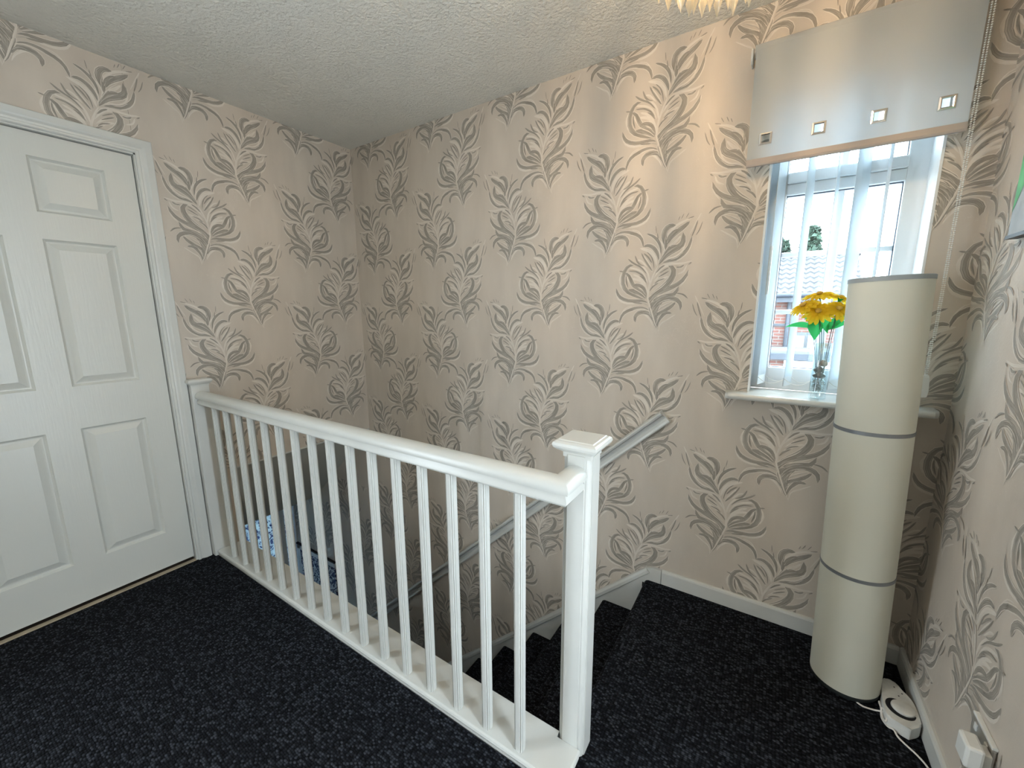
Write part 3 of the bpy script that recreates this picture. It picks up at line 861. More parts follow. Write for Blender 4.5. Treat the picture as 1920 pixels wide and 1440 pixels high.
# ------------------------------------------------------------------ vertical blind
vb = tag(empty('vertical_blind', (2.64, 0.06, 2.06)), 'vertical blind of pale slats turned open inside the window recess', 'vertical blind')
bm = bmesh.new(); bx(bm, WX0 + 0.008, WX1 - 0.008, 0.035, 0.075, 2.035, 2.07, 0.004); child(obj('headrail', bm, M_UPVC), vb)
VX = [(2.452, 74), (2.541, 72), (2.621, 80), (2.689, 58), (2.757, 87)]
ends = []
for x, ang in VX:
    a_ = math.radians(ang); d = Vector((math.cos(a_), math.sin(a_), 0)); nrm = Vector((-d.y, d.x, 0))
    bm = bmesh.new(); c = Vector((x, 0.062, 0)); hw = 0.0435
    zb = 1.003
    n = 4; rings = []
    for i in range(n + 1):
        s = -1 + 2 * i / n; bow = 0.004 * (1 - s * s)
        rings.append([bm.verts.new(c + d * hw * s + nrm * (bow + q) + Vector((0, 0, z))) for q, z in ((0.0006, zb), (0.0006, 2.035), (-0.0006, 2.035), (-0.0006, zb))])
    for i in range(n):
        for j in range(4): bm.faces.new((rings[i][j], rings[i][(j + 1) % 4], rings[i + 1][(j + 1) % 4], rings[i + 1][j]))
    bm.faces.new(rings[0]); bm.faces.new(rings[-1][::-1])
    v = child(obj('vane', bm, M_VANE), vb)
    bm = bmesh.new()
    for s0, s1 in ((-0.98, 0.98),):
        p = [c + d * hw * s0, c + d * hw * s1]
        for q in (0.0022, -0.0004):
            vs = [bm.verts.new(pp + nrm * (q + 0.004 * 0) + Vector((0, 0, z))) for pp, z in ((p[0], zb), (p[1], zb), (p[1], zb + 0.035), (p[0], zb + 0.035))]
            bm.faces.new(vs)
    w_ = obj('bottom_weight', bm, M_UPVC); w_.parent = v
    for s in (-1, 1): ends.append((s, c + d * hw * 0.9 * s + Vector((0, 0, zb + 0.03))))
for s in (-1, 1):
    pts_ = [p for q, p in ends if q == s]
    bm = bmesh.new()
    for i in range(len(pts_) - 1):
        a_, b_ = pts_[i], pts_[i + 1]
        tube(bm, [a_.lerp(b_, t / 6) - Vector((0, 0, 0.022 * 4 * (t / 6) * (1 - t / 6))) for t in range(7)], 0.0011, 5)
    child(obj('link_chain', bm, M_PLASTIC), vb)
bm = bmesh.new(); tube(bm, [(2.440, 0.030, 2.05), (2.440, 0.030, 1.52)], 0.0022, 6); tube(bm, [(2.440, 0.030, 1.54), (2.440, 0.030, 1.36)], 0.0052, 8)
child(obj('tilt_wand', bm, M_PLASTIC2), vb)

# ------------------------------------------------------------------ vase, pebbles and flowers on the sill
SZ = WZ0 + 0.0005
vx, vy = 2.634, -0.018
va = tag(empty('glass_vase', (vx, vy, SZ)), 'tall clear glass vase on the window sill behind the lamp', 'vase')
bm = bmesh.new()
vp = [(0.0255, 0.0), (0.0265, 0.004), (0.0255, 0.05), (0.0262, 0.12), (0.0285, 0.205), (0.0262, 0.205), (0.024, 0.12), (0.0235, 0.05), (0.0235, 0.022), (0.0, 0.020)]
seg = 24; rings = []
for r, z in vp:
    rings.append([bm.verts.new((r * math.cos(2 * math.pi * j / seg), r * math.sin(2 * math.pi * j / seg), z)) for j in range(seg)])
for i in range(len(vp) - 1):
    for j in range(seg): bm.faces.new((rings[i][j], rings[i][(j + 1) % seg], rings[i + 1][(j + 1) % seg], rings[i + 1][j]))
bm.faces.new(rings[0][::-1])
bmesh.ops.remove_doubles(bm, verts=bm.verts[:], dist=1e-6)
obj('vase_body', bm, M_VASE, va, smooth=True)
bm = bmesh.new()
for i in range(60):
    a_ = rnd.uniform(0, 6.28); r = 0.0175 * math.sqrt(rnd.random())
    bmesh.ops.create_icosphere(bm, subdivisions=1, radius=0.0052, matrix=Matrix.Translation((vx + r * math.cos(a_), vy + r * math.sin(a_), SZ + 0.027 + rnd.random() * 0.042)))
o = obj('glass_beads', bm, M_BEADS, smooth=True); o['kind'] = 'stuff'; o['label'] = 'clear glass beads filling the bottom of the vase'; o['category'] = 'beads'
def pebble(c, r, m, label, sq):
    bm = bmesh.new(); bmesh.ops.create_icosphere(bm, subdivisions=3, radius=r)
    for v in bm.verts:
        k = 1 + 0.12 * math.sin(v.co.x * 190 + v.co.z * 70) * math.cos(v.co.y * 160)
        v.co = Vector((v.co.x * sq[0] * k, v.co.y * sq[1] * k, v.co.z * sq[2] * k))
    o = obj('pebble', bm, m, smooth=True, loc=c); tag(o, label, 'pebble', 'pebbles in the vase'); return o
M_PB1 = mat('dark_pebble', (0.035, 0.05, 0.055), 0.3, vary=0.3, vscale=50)
M_PB2 = mat('grey_pebble', (0.10, 0.12, 0.12), 0.3, vary=0.3, vscale=50)
M_PB3 = mat('peach_pebble', (0.55, 0.36, 0.24), 0.4, vary=0.15, vscale=50)
pebble((vx - 0.002, vy - 0.002, SZ + 0.086), 0.017, M_PB1, 'flat dark pebble lowest in the glass vase', (1.2, 1.1, 0.62))
pebble((vx - 0.006, vy - 0.003, SZ + 0.107), 0.0155, M_PB2, 'round slate grey pebble resting on the dark one in the vase', (1.05, 1.05, 0.72))
pebble((vx + 0.006, vy + 0.002, SZ + 0.130), 0.0145, M_PB3, 'peach coloured pebble topmost in the glass vase', (0.95, 0.95, 0.85))

def flower(base, head, tilt, r, label, leaves, npet=13):
    root = tag(empty('flower', base), label, 'flower', 'artificial yellow flowers in the vase')
    B = Vector(base); Hd = Vector(head) - B
    mid = [Vector((0, 0, 0)), Vector((Hd.x * 0.18, Hd.y * 0.18, Hd.z * 0.4)), Vector((Hd.x * 0.55, Hd.y * 0.55, Hd.z * 0.78)), Hd]
    pts_ = [Vector(p) for p in crom([tuple(p) for p in mid], 12)]
    bm = bmesh.new(); tube(bm, pts_, 0.0012, 6); obj('stem', bm, M_STEM, root)
    bm = bmesh.new(); tube(bm, [p + Vector((0.010 * math.sin(3.1 * k / 12) - 0.004, 0.006 * (k / 12) , 0)) for k, p in enumerate(pts_[:-1])], 0.0010, 6); obj('stem', bm, M_STEM, root)
    up = Vector(tilt).normalized(); q = up.to_track_quat('Z', 'Y').to_matrix()
    pbm = bmesh.new()
    for ringi, (nr, rad, lift) in enumerate(((npet + 3, r, 0.10), (npet + 1, r * 0.78, 0.30), (npet - 3, r * 0.5, 0.5))):
        for i in range(nr):
            a_ = 2 * math.pi * (i + 0.4 * ringi) / nr + rnd.uniform(-0.08, 0.08)
            d = Vector((math.cos(a_), math.sin(a_), 0)); s = Vector((-d.y, d.x, 0)); rows = []
            L_ = rad * rnd.uniform(0.9, 1.08)
            for k, (t, w) in enumerate(((0.12, 0.07), (0.45, 0.13), (0.75, 0.155), (0.92, 0.10), (1.0, 0.012))):
                zz = lift * L_ * t - 0.30 * L_ * t * t
                rows.append([pbm.verts.new(q @ (d * L_ * t + s * w * L_ * e_ + Vector((0, 0, zz + abs(e_) * 0.05 * L_))) + Hd) for e_ in (-1, 0, 1)])
            for k in range(4):
                for j in range(2): pbm.faces.new((rows[k][j], rows[k][j + 1], rows[k + 1][j + 1], rows[k + 1][j]))
    obj('petals', pbm, M_PETAL, root, smooth=True)
    bm = bmesh.new(); bmesh.ops.create_icosphere(bm, subdivisions=2, radius=r * 0.2)
    for v in bm.verts: v.co = q @ Vector((v.co.x, v.co.y, v.co.z * 0.6 + 0.15 * r)) + Hd
    obj('flower_centre', bm, M_CENTRE, root, smooth=True)
    bm = bmesh.new(); lathe(bm, [(0.0015, -0.016), (0.006, -0.006), (0.010, 0.002)], 10)
    for v in bm.verts: v.co = q @ v.co + Hd
    obj('calyx', bm, M_LEAF, root)
    for (p0, p1, w) in leaves:
        p0 = Vector(p0) - B; p1 = Vector(p1) - B
        d = p1 - p0; s = d.cross(Vector((0.25, -0.95, 0.1))).normalized(); bm = bmesh.new(); rows = []
        for k in range(9):
            t = k / 8; ww = w * math.sin(math.pi * (t ** 0.75)) + 0.0004
            arch = Vector((0, 0, 0.22 * d.length * 4 * t * (1 - t) * 0.5))
            c = p0 + d * t + arch
            rows.append([bm.verts.new(c + s * ww * e_ + Vector((0, -0.25 * ww * abs(e_), 0))) for e_ in (-1, 0, 1)])
        for k in range(8):
            for j in range(2): bm.faces.new((rows[k][j], rows[k][j + 1], rows[k + 1][j + 1], rows[k + 1][j]))
        obj('leaf', bm, M_LEAF, root, smooth=True)
fb = SZ + 0.03
flower((vx - 0.008, vy, fb), (2.562, -0.030, 1.312), (-0.55, -0.35, 0.9), 0.052, 'yellow flower at the window side drooping away from the lamp', [((2.604, 0.0, 1.235), (2.512, -0.02, 1.236), 0.010)])
flower((vx - 0.004, vy - 0.008, fb), (2.604, -0.052, 1.292), (-0.05, -0.75, 0.55), 0.050, 'yellow flower lowest in front facing the landing', [((2.600, -0.03, 1.262), (2.603, -0.05, 1.190), 0.024), ((2.575, -0.02, 1.29), (2.600, -0.03, 1.235), 0.018)])
flower((vx + 0.002, vy + 0.008, fb), (2.606, 0.005, 1.352), (-0.15, -0.2, 1.0), 0.054, 'yellow flower standing highest in the vase', [((2.61, -0.005, 1.29), (2.64, -0.03, 1.215), 0.020)])
flower((vx + 0.006, vy - 0.004, fb), (2.660, -0.046, 1.300), (0.25, -0.6, 0.7), 0.050, 'yellow flower in front half hidden by the lamp top', [((2.635, -0.02, 1.225), (2.695, -0.03, 1.285), 0.014)])
flower((vx + 0.008, vy + 0.004, fb), (2.668, 0.012, 1.338), (0.35, 0.1, 0.95), 0.052, 'yellow flower at the back mostly behind the lamp', [((2.64, 0.0, 1.23), (2.70, -0.02, 1.255), 0.012)])

# ------------------------------------------------------------------ cylinder floor lamp
lamp = tag(empty('floor_lamp', (2.801, -0.193, 0)), 'tall cream cylinder floor lamp with thin grey rings in the corner', 'floor lamp')
lamp.rotation_euler = (0, math.radians(-1.75), 0)
LR = 0.098
def lpart(name, prof, m, seg=64, cap=True):
    bm = bmesh.new(); lathe(bm, prof, seg, cap=cap); return smooth_angle(obj(name, bm, m, lamp), 30)
lpart('base_plate', [(LR - 0.006, 0.003), (LR - 0.002, 0.004), (LR - 0.001, 0.012), (LR - 0.004, 0.020)], mat('dark_base', (0.02, 0.025, 0.025), 0.5))
zr = [0.020, 0.441, 0.926, 1.388]
for i in range(3):
    lpart('shade', [(LR, zr[i] + (0.006 if i else 0)), (LR, zr[i + 1] - 0.0055), (LR - 0.001, zr[i + 1] - 0.0055), (LR - 0.001, zr[i] + (0.006 if i else 0))], M_SHADE, cap=False)
for z in zr[1:3]:
    lpart('ring', [(LR - 0.002, z - 0.006), (LR + 0.0012, z - 0.0055), (LR + 0.0012, z + 0.0055), (LR - 0.002, z + 0.006)], M_GREYRING)
lpart('ring', [(LR - 0.003, 1.382), (LR + 0.0015, 1.3825), (LR + 0.0015, 1.3945), (LR - 0.001, 1.396), (LR - 0.003, 1.394), (LR - 0.003, 1.382)], mat('top_rim', (0.36, 0.40, 0.42), 0.5), cap=False)
bm = bmesh.new(); tube(bm, [(0, 0, 0.01), (0, 0, 1.2)], 0.006, 10); obj('pole', bm, M_GREYRING, lamp)
bm = bmesh.new(); bmesh.ops.create_uvsphere(bm, u_segments=16, v_segments=10, radius=0.03, matrix=Matrix.Translation((0, 0, 1.22))); obj('bulb', bm, mat('unlit_bulb', (0.8, 0.8, 0.78), 0.3), lamp, smooth=True)

# ------------------------------------------------------------------ extension unit with dial, on the carpet
eu = tag(empty('extension_unit', (2.928, -0.26, 0)), 'white oval plug in timer unit with black crescent on the carpet', 'timer')
def epart(name, bm, m): return child(obj(name, bm, m), eu)
out = [(2.905, -0.172), (2.916, -0.160), (2.930, -0.160), (2.943, -0.176), (2.952, -0.196), (2.966, -0.220), (2.9725, -0.255), (2.9725, -0.305), (2.968, -0.326), (2.945, -0.350), (2.935, -0.354), (2.898, -0.338), (2.890, -0.325), (2.888, -0.285), (2.892, -0.240), (2.898, -0.205), (2.900, -0.185)]
outc = [(x, y) for x, y in crom(out + [out[0]], 60)[:-1]]
bm = bmesh.new(); extrude_poly(bm, outc, 0.003, 0.041, 0.005, 3); smooth_angle(epart('casing', bm, M_PLASTIC2), 50)
dc = Vector((2.936, -0.281)); dr = 0.0285
bm = bmesh.new(); lathe(bm, [(dr, 0.041), (dr, 0.0465), (dr - 0.003, 0.0485), (0.004, 0.0485)], 36, (dc.x, dc.y, 0)); smooth_angle(epart('dial', bm, M_PLASTIC2), 40)
bm = bmesh.new(); a0, a1 = math.radians(95), math.radians(330); n = 30
vin, vout = [], []
for i in range(n + 1):
    t = i / n; a_ = a0 + (a1 - a0) * t; w = 0.0135 * math.sin(math.pi * min(0.98, max(0.03, t))) ** 0.6
    for lst, r in ((vin, dr + 0.0012), (vout, dr + 0.0012 + w)): lst.append((dc.x + r * math.cos(a_), dc.y + r * math.sin(a_)))
top = [bm.verts.new((x, y, 0.0422)) for x, y in vin + vout[::-1]]; bot = [bm.verts.new((x, y, 0.040)) for x, y in vin + vout[::-1]]
N2 = 2 * n + 2
for i in range(n):
    bm.faces.new((top[i], top[i + 1], top[N2 - 2 - i], top[N2 - 1 - i]))
for i in range(N2): bm.faces.new((top[i], top[(i + 1) % N2], bot[(i + 1) % N2], bot[i]))
epart('crescent', bm, M_BLACK)
for (x, y) in ((2.931, -0.193), (2.947, -0.212), (2.936, -0.228)):
    bm = bmesh.new(); lathe(bm, [(0.0022, 0.0405), (0.0022, 0.0416)], 10, (x, y, 0)); epart('screw_hole', bm, M_BLACK)
bm = bmesh.new()
c1 = crom([(2.895, -0.30, 0.016), (2.884, -0.295, 0.014), (2.868, -0.290, 0.005), (2.84, -0.292, 0.004), (2.822, -0.280, 0.004)], 20)
tube(bm, c1, 0.0027, 8)
c2 = crom([(2.893, -0.255, 0.012), (2.884, -0.262, 0.02), (2.886, -0.285, 0.016), (2.884, -0.318, 0.012), (2.889, -0.335, 0.02), (2.892, -0.315, 0.027), (2.886, -0.290, 0.025), (2.884, -0.310, 0.006), (2.894, -0.338, 0.006), (2.906, -0.346, 0.010), (2.914, -0.362, 0.004), (2.930, -0.382, 0.004), (2.949, -0.402, 0.004), (2.966, -0.436, 0.004), (2.966, -0.50, 0.004), (2.962, -0.60, 0.004)], 90)
tube(bm, c2, 0.0027, 8)
smooth_angle(epart('cable', bm, M_CABLE), 60)

# ------------------------------------------------------------------ wall socket and adapter on the right wall
so = tag(empty('wall_socket', (W, -0.60, 0.285)), 'white double socket plate low on the right wall above the skirting', 'socket')
bm = bmesh.new(); bx(bm, W - 0.0095, W - 0.0003, -0.650, -0.545, 0.236, 0.316, 0.003); child(obj('face_plate', bm, mat('brushed_plate', (0.52, 0.51, 0.49), 0.3, metal=0.7)), so)
bm = bmesh.new(); bx(bm, W - 0.0105, W - 0.0003, -0.650, -0.545, 0.3165, 0.323, 0.001); child(obj('top_edge', bm, M_PLASTIC), so)
for y in (-0.625, -0.570):
    bm = bmesh.new(); bx(bm, W - 0.0125, W - 0.009, y - 0.006, y + 0.006, 0.290, 0.308, 0.001); child(obj('rocker_switch', bm, M_PLASTIC), so)
ad = tag(empty('plug_adapter', (W - 0.03, -0.66, 0.27)), 'white chunky plug pushed into the wall socket', 'plug')
bm = bmesh.new(); bx(bm, W - 0.057, W - 0.026, -0.676, -0.622, 0.266, 0.322, 0.006, 2); child(obj('plug_body', bm, M_PLASTIC), ad)
bm = bmesh.new(); bx(bm, W - 0.027, W - 0.0098, -0.662, -0.630, 0.270, 0.306, 0.003); child(obj('plug_neck', bm, M_PLASTIC2), ad)

# ------------------------------------------------------------------ canvas picture on the right wall
pc = tag(empty('canvas_picture', (W - 0.01, -0.5, 1.8)), 'leafy green canvas picture on the right wall near the window', 'picture')
bm = bmesh.new(); bx(bm, W - 0.022, W - 0.0005, -0.80, -0.236, 1.487, 2.05); child(obj('canvas', bm, mat('grey_canvas', (0.42, 0.47, 0.50), 0.7, vary=0.12, vscale=14)), pc)
bm = bmesh.new(); bx(bm, W - 0.024, W - 0.0005, -0.81, -0.228, 1.478, 1.487); bx(bm, W - 0.024, W - 0.0005, -0.81, -0.80, 1.478, 2.06); bx(bm, W - 0.024, W - 0.0005, -0.81, -0.236, 2.05, 2.06)
child(obj('frame', bm, M_BLACK), pc)
bm = bmesh.new()
for poly in ([(-0.2365, 1.545), (-0.2365, 2.049), (-0.34, 2.049), (-0.31, 1.75), (-0.27, 1.60)], [(-0.36, 1.56), (-0.33, 1.75), (-0.40, 1.98), (-0.47, 1.80), (-0.44, 1.64)], [(-0.56, 1.53), (-0.50, 1.72), (-0.58, 2.0), (-0.68, 1.84), (-0.66, 1.62)]):
    vs = [bm.verts.new((W - 0.0226, y, z)) for y, z in poly]; bm.faces.new(vs)
child(obj('leaf_print', bm, mat('leaf_print_green', (0.10, 0.42, 0.16), 0.6, vary=0.35, vscale=22, vstretch=(1, 1, 0.5))), pc)

# ------------------------------------------------------------------ hall below: glazed door and framed print
def patterned(name, base, ink, scale, lo, hi):
    m = mat(name, base, 0.6, 0.3, col2=ink, vscale=scale)
    rp = [n for n in m.node_tree.nodes if n.type == 'VALTORGB'][0]
    rp.color_ramp.elements[0].position = lo; rp.color_ramp.elements[1].position = hi
    nz = [n for n in m.node_tree.nodes if n.type == 'TEX_NOISE'][0]; nz.inputs['Distortion'].default_value = 2.0
    return m
hp = tag(empty('framed_print', (-0.9, -0.01, -1.2)), 'navy and white patterned print hanging low on the stairwell wall', 'picture')
bm = bmesh.new(); bx(bm, -1.18, -0.60, -0.012, -0.001, -1.50, -0.895); child(obj('print', bm, patterned('navy_print', (0.72, 0.76, 0.80), (0.025, 0.04, 0.13), 22, 0.46, 0.52)), hp)
bm = bmesh.new()
for a_ in ((-1.19, -0.59, -0.93, -0.885), (-1.19, -1.14, -1.50, -0.885)): bx(bm, a_[0], a_[1], -0.014, -0.0005, a_[2], a_[3])
child(obj('white_border', bm, mat('white_border', (0.75, 0.76, 0.75), 0.6)), hp)
bm = bmesh.new(); bx(bm, -1.19, -0.59, -0.020, -0.0005, -0.885, -0.872); child(obj('top_frame', bm, M_BLACK), hp)
d2 = struct(empty('door_2', (-1.2, -0.46, FL)), 'white framed hall door with blue patterned glass below the stairs')
bm = bmesh.new()
for y0, y1 in ((-0.93, -0.86), (-0.145, -0.105), (-0.012, 0.0)): bx(bm, -1.24, -1.19, y0, y1, FL, -0.31, 0.004)
bx(bm, -1.24, -1.19, -0.93, 0, FL, FL + 0.15); bx(bm, -1.24, -1.19, -0.93, 0, -0.36, -0.31)
child(obj('door_frame', bm, M_UPVC), d2)
def f_pat(N, Lk):
    geo = N.new('ShaderNodeNewGeometry'); nz = N.new('ShaderNodeTexNoise'); nz.inputs['Scale'].default_value = 16; nz.inputs['Distortion'].default_value = 2.5
    Lk.new(geo.outputs['Position'], nz.inputs['Vector'])
    rp = N.new('ShaderNodeValToRGB'); rp.color_ramp.elements[0].position = 0.50; rp.color_ramp.elements[1].position = 0.58
    rp.color_ramp.elements[0].color = (0.62, 0.74, 0.78, 1); rp.color_ramp.elements[1].color = (0.07, 0.10, 0.22, 1)
    Lk.new(nz.outputs['Fac'], rp.inputs['Fac'])
    d = N.new('ShaderNodeBsdfDiffuse'); t = N.new('ShaderNodeBsdfTranslucent')
    Lk.new(rp.outputs['Color'], d.inputs['Color']); Lk.new(rp.outputs['Color'], t.inputs['Color'])
    return _mix(N, Lk, 0.22, d, t).outputs[0]
M_PAT = mix_material('blue_patterned_glass', f_pat)
for y0, y1 in ((-0.86, -0.145), (-0.105, -0.012)):
    bm = bmesh.new(); bx(bm, -1.222, -1.214, y0, y1, FL + 0.15, -0.36); child(obj('pane', bm, M_PAT), d2)

# ------------------------------------------------------------------ chandelier
CH = Vector((2.325, -0.80, 0))
ch = tag(empty('chandelier', (CH.x, CH.y, H)), 'round crystal chandelier glowing warm under the ceiling', 'chandelier')
def cpart(name, bm, m, sm_=False): return child(obj(name, bm, m, smooth=sm_, loc=None), ch)
bm = bmesh.new(); lathe(bm, [(0.055, H - 0.001), (0.060, H - 0.006), (0.055, H - 0.018), (0.010, H - 0.024)], 32, (CH.x, CH.y, 0)); cpart('ceiling_plate', bm, M_CHROME)
bm = bmesh.new(); tube(bm, [(CH.x, CH.y, H - 0.02), (CH.x, CH.y, 2.245)], 0.006, 10); cpart('stem', bm, M_CHROME)
def ring(r, z, t=0.004):
    bm = bmesh.new(); n = 48
    pr = [(r - t, z - t), (r + t, z - t), (r + t, z + t), (r - t, z + t)]
    rings = []
    for i in range(n):
        a_ = 2 * math.pi * i / n
        rings.append([bm.verts.new((CH.x + q * math.cos(a_), CH.y + q * math.sin(a_), zz)) for q, zz in pr])
    for i in range(n):
        for j in range(4): bm.faces.new((rings[i][j], rings[i][(j + 1) % 4], rings[(i + 1) % n][(j + 1) % 4], rings[(i + 1) % n][j]))
    cpart('ring_frame', bm, M_CHROME)
ring(0.145, 2.325); ring(0.095, 2.20)
bm = bmesh.new()
for i in range(3):
    a_ = 2 * math.pi * i / 3 + 0.4
    tube(bm, [(CH.x, CH.y, 2.22), (CH.x + 0.145 * math.cos(a_), CH.y + 0.145 * math.sin(a_), 2.325)], 0.0025, 6)
cpart('spoke', bm, M_CHROME)
def strand(x, y, ztop, zbot, tilt):
    bm = bmesh.new(); z = ztop
    def octa(c, r, h0, h1):
        n = 6
        ringv = [bm.verts.new((c[0] + r * math.cos(2 * math.pi * j / n), c[1] + r * math.sin(2 * math.pi * j / n), c[2])) for j in range(n)]
        t = bm.verts.new((c[0], c[1], c[2] + h0)); b = bm.verts.new((c[0], c[1], c[2] - h1))
        for j in range(n):
            bm.faces.new((ringv[j], ringv[(j + 1) % n], t)); bm.faces.new((ringv[(j + 1) % n], ringv[j], b))
    while z > zbot + 0.07:
        octa((0, 0, z - ztop), 0.0085, 0.0095, 0.0095); z -= 0.0185
    octa((0, 0, zbot + 0.030 - ztop), 0.0095, 0.030, 0.030)
    for v in bm.verts: v.co = tilt @ v.co
    bmesh.ops.translate(bm, verts=bm.verts[:], vec=(x, y, ztop))
    cpart('crystal_strand', bm, M_CRYSTAL)
for (rr_, zt_, zb_, n) in ((0.145, 2.318, 2.005, 24), (0.095, 2.195, 1.965, 18), (0.045, 2.125, 1.985, 8)):
    for i in range(n):
        a_ = 2 * math.pi * (i + 0.3) / n
        strand(CH.x + rr_ * math.cos(a_), CH.y + rr_ * math.sin(a_), zt_, zb_ + rnd.uniform(-0.006, 0.006), Matrix.Rotation(rnd.uniform(-0.03, 0.03), 3, 'X'))
for i in range(10):
    a_ = 2 * math.pi * (i + 0.5) / 10; bm = bmesh.new()
    for zc in (2.165, 2.095):
        c = Vector((CH.x + 0.122 * math.cos(a_), CH.y + 0.122 * math.sin(a_), zc)); tn = Vector((-math.sin(a_), math.cos(a_), 0)); rd = Vector((math.cos(a_), math.sin(a_), 0))
        rim = [bm.verts.new(c + tn * 0.0115 * math.cos(q * math.pi / 5) + Vector((0, 0, 0.026 * math.sin(q * math.pi / 5)))) for q in range(10)]
        f_, g_ = bm.verts.new(c + rd * 0.006), bm.verts.new(c - rd * 0.006)
        for q in range(10):
            bm.faces.new((rim[q], rim[(q + 1) % 10], f_)); bm.faces.new((rim[(q + 1) % 10], rim[q], g_))
    cpart('oval_pendant', bm, M_CRYSTAL)
bm = bmesh.new(); lathe(bm, [(0.003, 2.150), (0.009, 2.157), (0.0135, 2.172), (0.011, 2.19), (0.005, 2.206), (0.002, 2.211)], 16, (CH.x, CH.y, 0)); cpart('bulb', bm, M_BULB, True)
bm = bmesh.new(); lathe(bm, [(0.008, 2.212), (0.010, 2.245)], 12, (CH.x, CH.y, 0)); cpart('lamp_holder', bm, M_CHROME)

# ------------------------------------------------------------------ outside
struct(box('ground', -25, 30, 0.3, 45, -3.0, -2.9, mat('grey_paving', (0.12, 0.12, 0.115), 0.9, vary=0.15, vscale=0.8)))
hs = tag(empty('neighbour_house', (2.5, 10, -2.9)), 'red brick house with pantiled roof seen through the window', 'house')
def hpart(name, bm, m): return child(obj(name, bm, m), hs)
def brick_material():
    m = bpy.data.materials.new('red_brick'); m.use_nodes = True
    nt = m.node_tree; N = nt.nodes; Lk = nt.links; b = N['Principled BSDF']; b.inputs['Roughness'].default_value = 0.9
    tc = N.new('ShaderNodeNewGeometry'); sp = N.new('ShaderNodeSeparateXYZ'); cb = N.new('ShaderNodeCombineXYZ')
    Lk.new(tc.outputs['Position'], sp.inputs[0]); Lk.new(sp.outputs['X'], cb.inputs['X']); Lk.new(sp.outputs['Z'], cb.inputs['Y'])
    br = N.new('ShaderNodeTexBrick'); br.inputs['Scale'].default_value = 1.0
    br.inputs['Color1'].default_value = (0.13, 0.048, 0.036, 1); br.inputs['Color2'].default_value = (0.10, 0.042, 0.034, 1); br.inputs['Mortar'].default_value = (0.13, 0.115, 0.105, 1)
    br.inputs['Brick Width'].default_value = 0.225; br.inputs['Row Height'].default_value = 0.075; br.inputs['Mortar Size'].default_value = 0.01
    Lk.new(cb.outputs[0], br.inputs['Vector']); Lk.new(br.outputs['Color'], b.inputs['Base Color'])
    return m
M_BRICK = brick_material()
hx1 = 4.05
bm = bmesh.new(); bx(bm, -4, hx1 - 0.1, 10.0, 14, -2.9, 1.70); hpart('brick_wall', bm, M_BRICK)
M_TILE = mat('grey_pantile', (0.05, 0.049, 0.053), 0.8, vary=0.25, vscale=6)
bm = bmesh.new(); rows = 8; ytop, ztop, y0, z0 = 11.03, 2.63, 9.62, 1.66
ncol = int((hx1 + 4) / 0.16)
for r in range(rows):
    ya, za = y0 + (ytop - y0) * r / rows, z0 + (ztop - z0) * r / rows
    yb, zb_ = y0 + (ytop - y0) * (r + 1.12) / rows, z0 + (ztop - z0) * (r + 1.12) / rows
    prev = None
    for i in range(ncol * 4 + 1):
        x = -4 + i * 0.04; wv = 0.022 * math.sin(i * math.pi / 2)
        c = [bm.verts.new((x, ya, za + 0.05 + wv)), bm.verts.new((x, yb, zb_ + 0.012 + wv)), bm.verts.new((x, ya + 0.005, za + 0.0 + wv))]
        if prev:
            bm.faces.new((prev[0], c[0], c[1], prev[1])); bm.faces.new((prev[2], c[2], c[0], prev[0]))
        prev = c
o = hpart('roof_tiles', bm, M_TILE); o['kind'] = 'stuff'; smooth_angle(o, 50)
bm = bmesh.new(); bx(bm, -4, hx1, y0, ytop + 3, z0 - 0.02, z0 + 0.005); tube(bm, [(-4, ytop, ztop + 0.02), (hx1, ytop, ztop + 0.02)], 0.09, 10)
bm.faces.new([bm.verts.new((x, y, z)) for x, y, z in ((-4, ytop, ztop), (hx1, ytop, ztop), (hx1, ytop + 3, z0), (-4, ytop + 3, z0))])
bm.faces.new([bm.verts.new((hx1 - .05, y, z)) for y, z in ((y0 + .1, z0), (ytop, ztop), (ytop + 3, z0))])
hpart('ridge', bm, M_TILE)
bm = bmesh.new(); bx(bm, -4, hx1, y0 - 0.02, y0 + 0.02, z0 - 0.18, z0 + 0.0); tube(bm, [(-4, y0 - 0.06, z0 - 0.02), (hx1, y0 - 0.06, z0 - 0.02)], 0.055, 10); hpart('gutter', bm, mat('dark_gutter', (0.02, 0.025, 0.035), 0.5))
for x in (2.735, 3.02): 
    if x > 3: continue
    bm = bmesh.new(); tube(bm, [(x, 9.93, 1.55), (x, 9.93, -2.9)], 0.045, 10); hpart('downpipe', bm, MATS['dark_gutter'])
bm = bmesh.new(); bx(bm, 2.82, 3.45, 9.96, 10.02, 0.30, 0.78); hpart('window', bm, mat('dark_frame', (0.06, 0.065, 0.07), 0.5))
for x in (2.88, 3.17):
    bm = bmesh.new(); bx(bm, x, x + 0.22, 9.94, 9.965, 0.34, 0.70); hpart('pane', bm, mat('far_pane', (0.30, 0.36, 0.42), 0.15))
bm = bmesh.new(); bx(bm, -4, 3.9, 9.95, 10.05, 0.92, 0.97); hpart('string_course', bm, MATS['dark_gutter'])
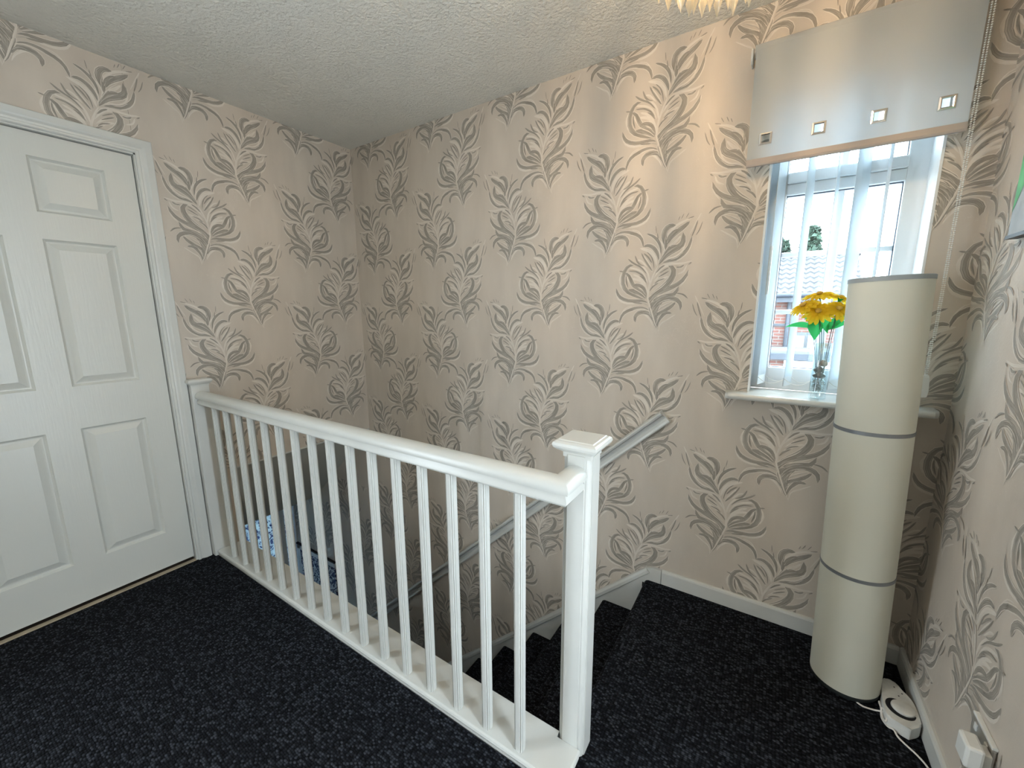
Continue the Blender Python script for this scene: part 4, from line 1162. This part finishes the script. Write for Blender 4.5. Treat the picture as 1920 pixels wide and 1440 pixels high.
# flat roofed garage in front of the house
gg = tag(empty('garage', (3.5, 8.6, -2.9)), 'low flat roofed garage with a white front before the brick house', 'garage')
bm = bmesh.new(); bx(bm, -1, 6, 8.4, 9.45, 0.30, 0.46); child(obj('flat_roof', bm, mat('lead_roof', (0.07, 0.076, 0.09), 0.7)), gg)
bm = bmesh.new(); bx(bm, -1, 6, 8.33, 8.4, 0.27, 0.39); child(obj('roof_edge', bm, MATS['dark_gutter']), gg)
bm = bmesh.new(); bx(bm, -1, 6, 8.6, 9.45, -2.9, 0.30); child(obj('brick_wall', bm, M_BRICK), gg)
bm = bmesh.new(); bx(bm, 2.72, 5.5, 8.52, 8.605, -0.30, 0.24); child(obj('white_front', bm, mat('white_render', (0.85, 0.84, 0.82), 0.7)), gg)
# trees beyond the roof
M_FOL = mat('tree_foliage', (0.03, 0.055, 0.036), 0.9, vary=0.4, vscale=5)
def tree(c, r, hgt, label, n=2600):
    root = tag(empty('tree', c), label, 'tree', 'trees beyond the roof')
    bm = bmesh.new(); tube(bm, [(0, 0, 0), (0.1, 0, hgt * 0.5), (0, 0, hgt * 0.9)], [0.18, 0.12, 0.05], 8); obj('trunk', bm, mat('bark', (0.10, 0.08, 0.06), 0.9), root)
    bm = bmesh.new()
    for i in range(n):
        t = rnd.random(); a_ = rnd.uniform(0, 6.28); rad = r * (1 - 0.85 * t) * math.sqrt(rnd.random()) 
        p = Vector((rad * math.cos(a_), rad * math.sin(a_), hgt * (0.45 + 0.55 * t)))
        s = rnd.uniform(0.07, 0.17); q = Matrix.Rotation(rnd.uniform(0, 6.28), 3, Vector((rnd.uniform(-1, 1), rnd.uniform(-1, 1), rnd.uniform(-1, 1))).normalized())
        vs = [bm.verts.new(p + q @ Vector(v)) for v in ((-s, 0, 0), (0, -s * 0.5, 0), (s, 0, 0), (0, s * 0.5, 0))]
        bm.faces.new(vs)
    o = obj('crown', bm, M_FOL, root); o['kind'] = 'stuff'
tree((3.35, 17.2, -2.9), 1.15, 7.2, 'taller pointed tree rising above the roof ridge')
tree((2.50, 15.2, -2.9), 0.72, 6.5, 'lower bushy tree behind the roof beside the pointed one')
tree((1.3, 17.0, -2.9), 0.9, 6.7, 'bushy tree behind the roof hidden by the window frame')

# ------------------------------------------------------------------ done
bpy.context.view_layer.update()
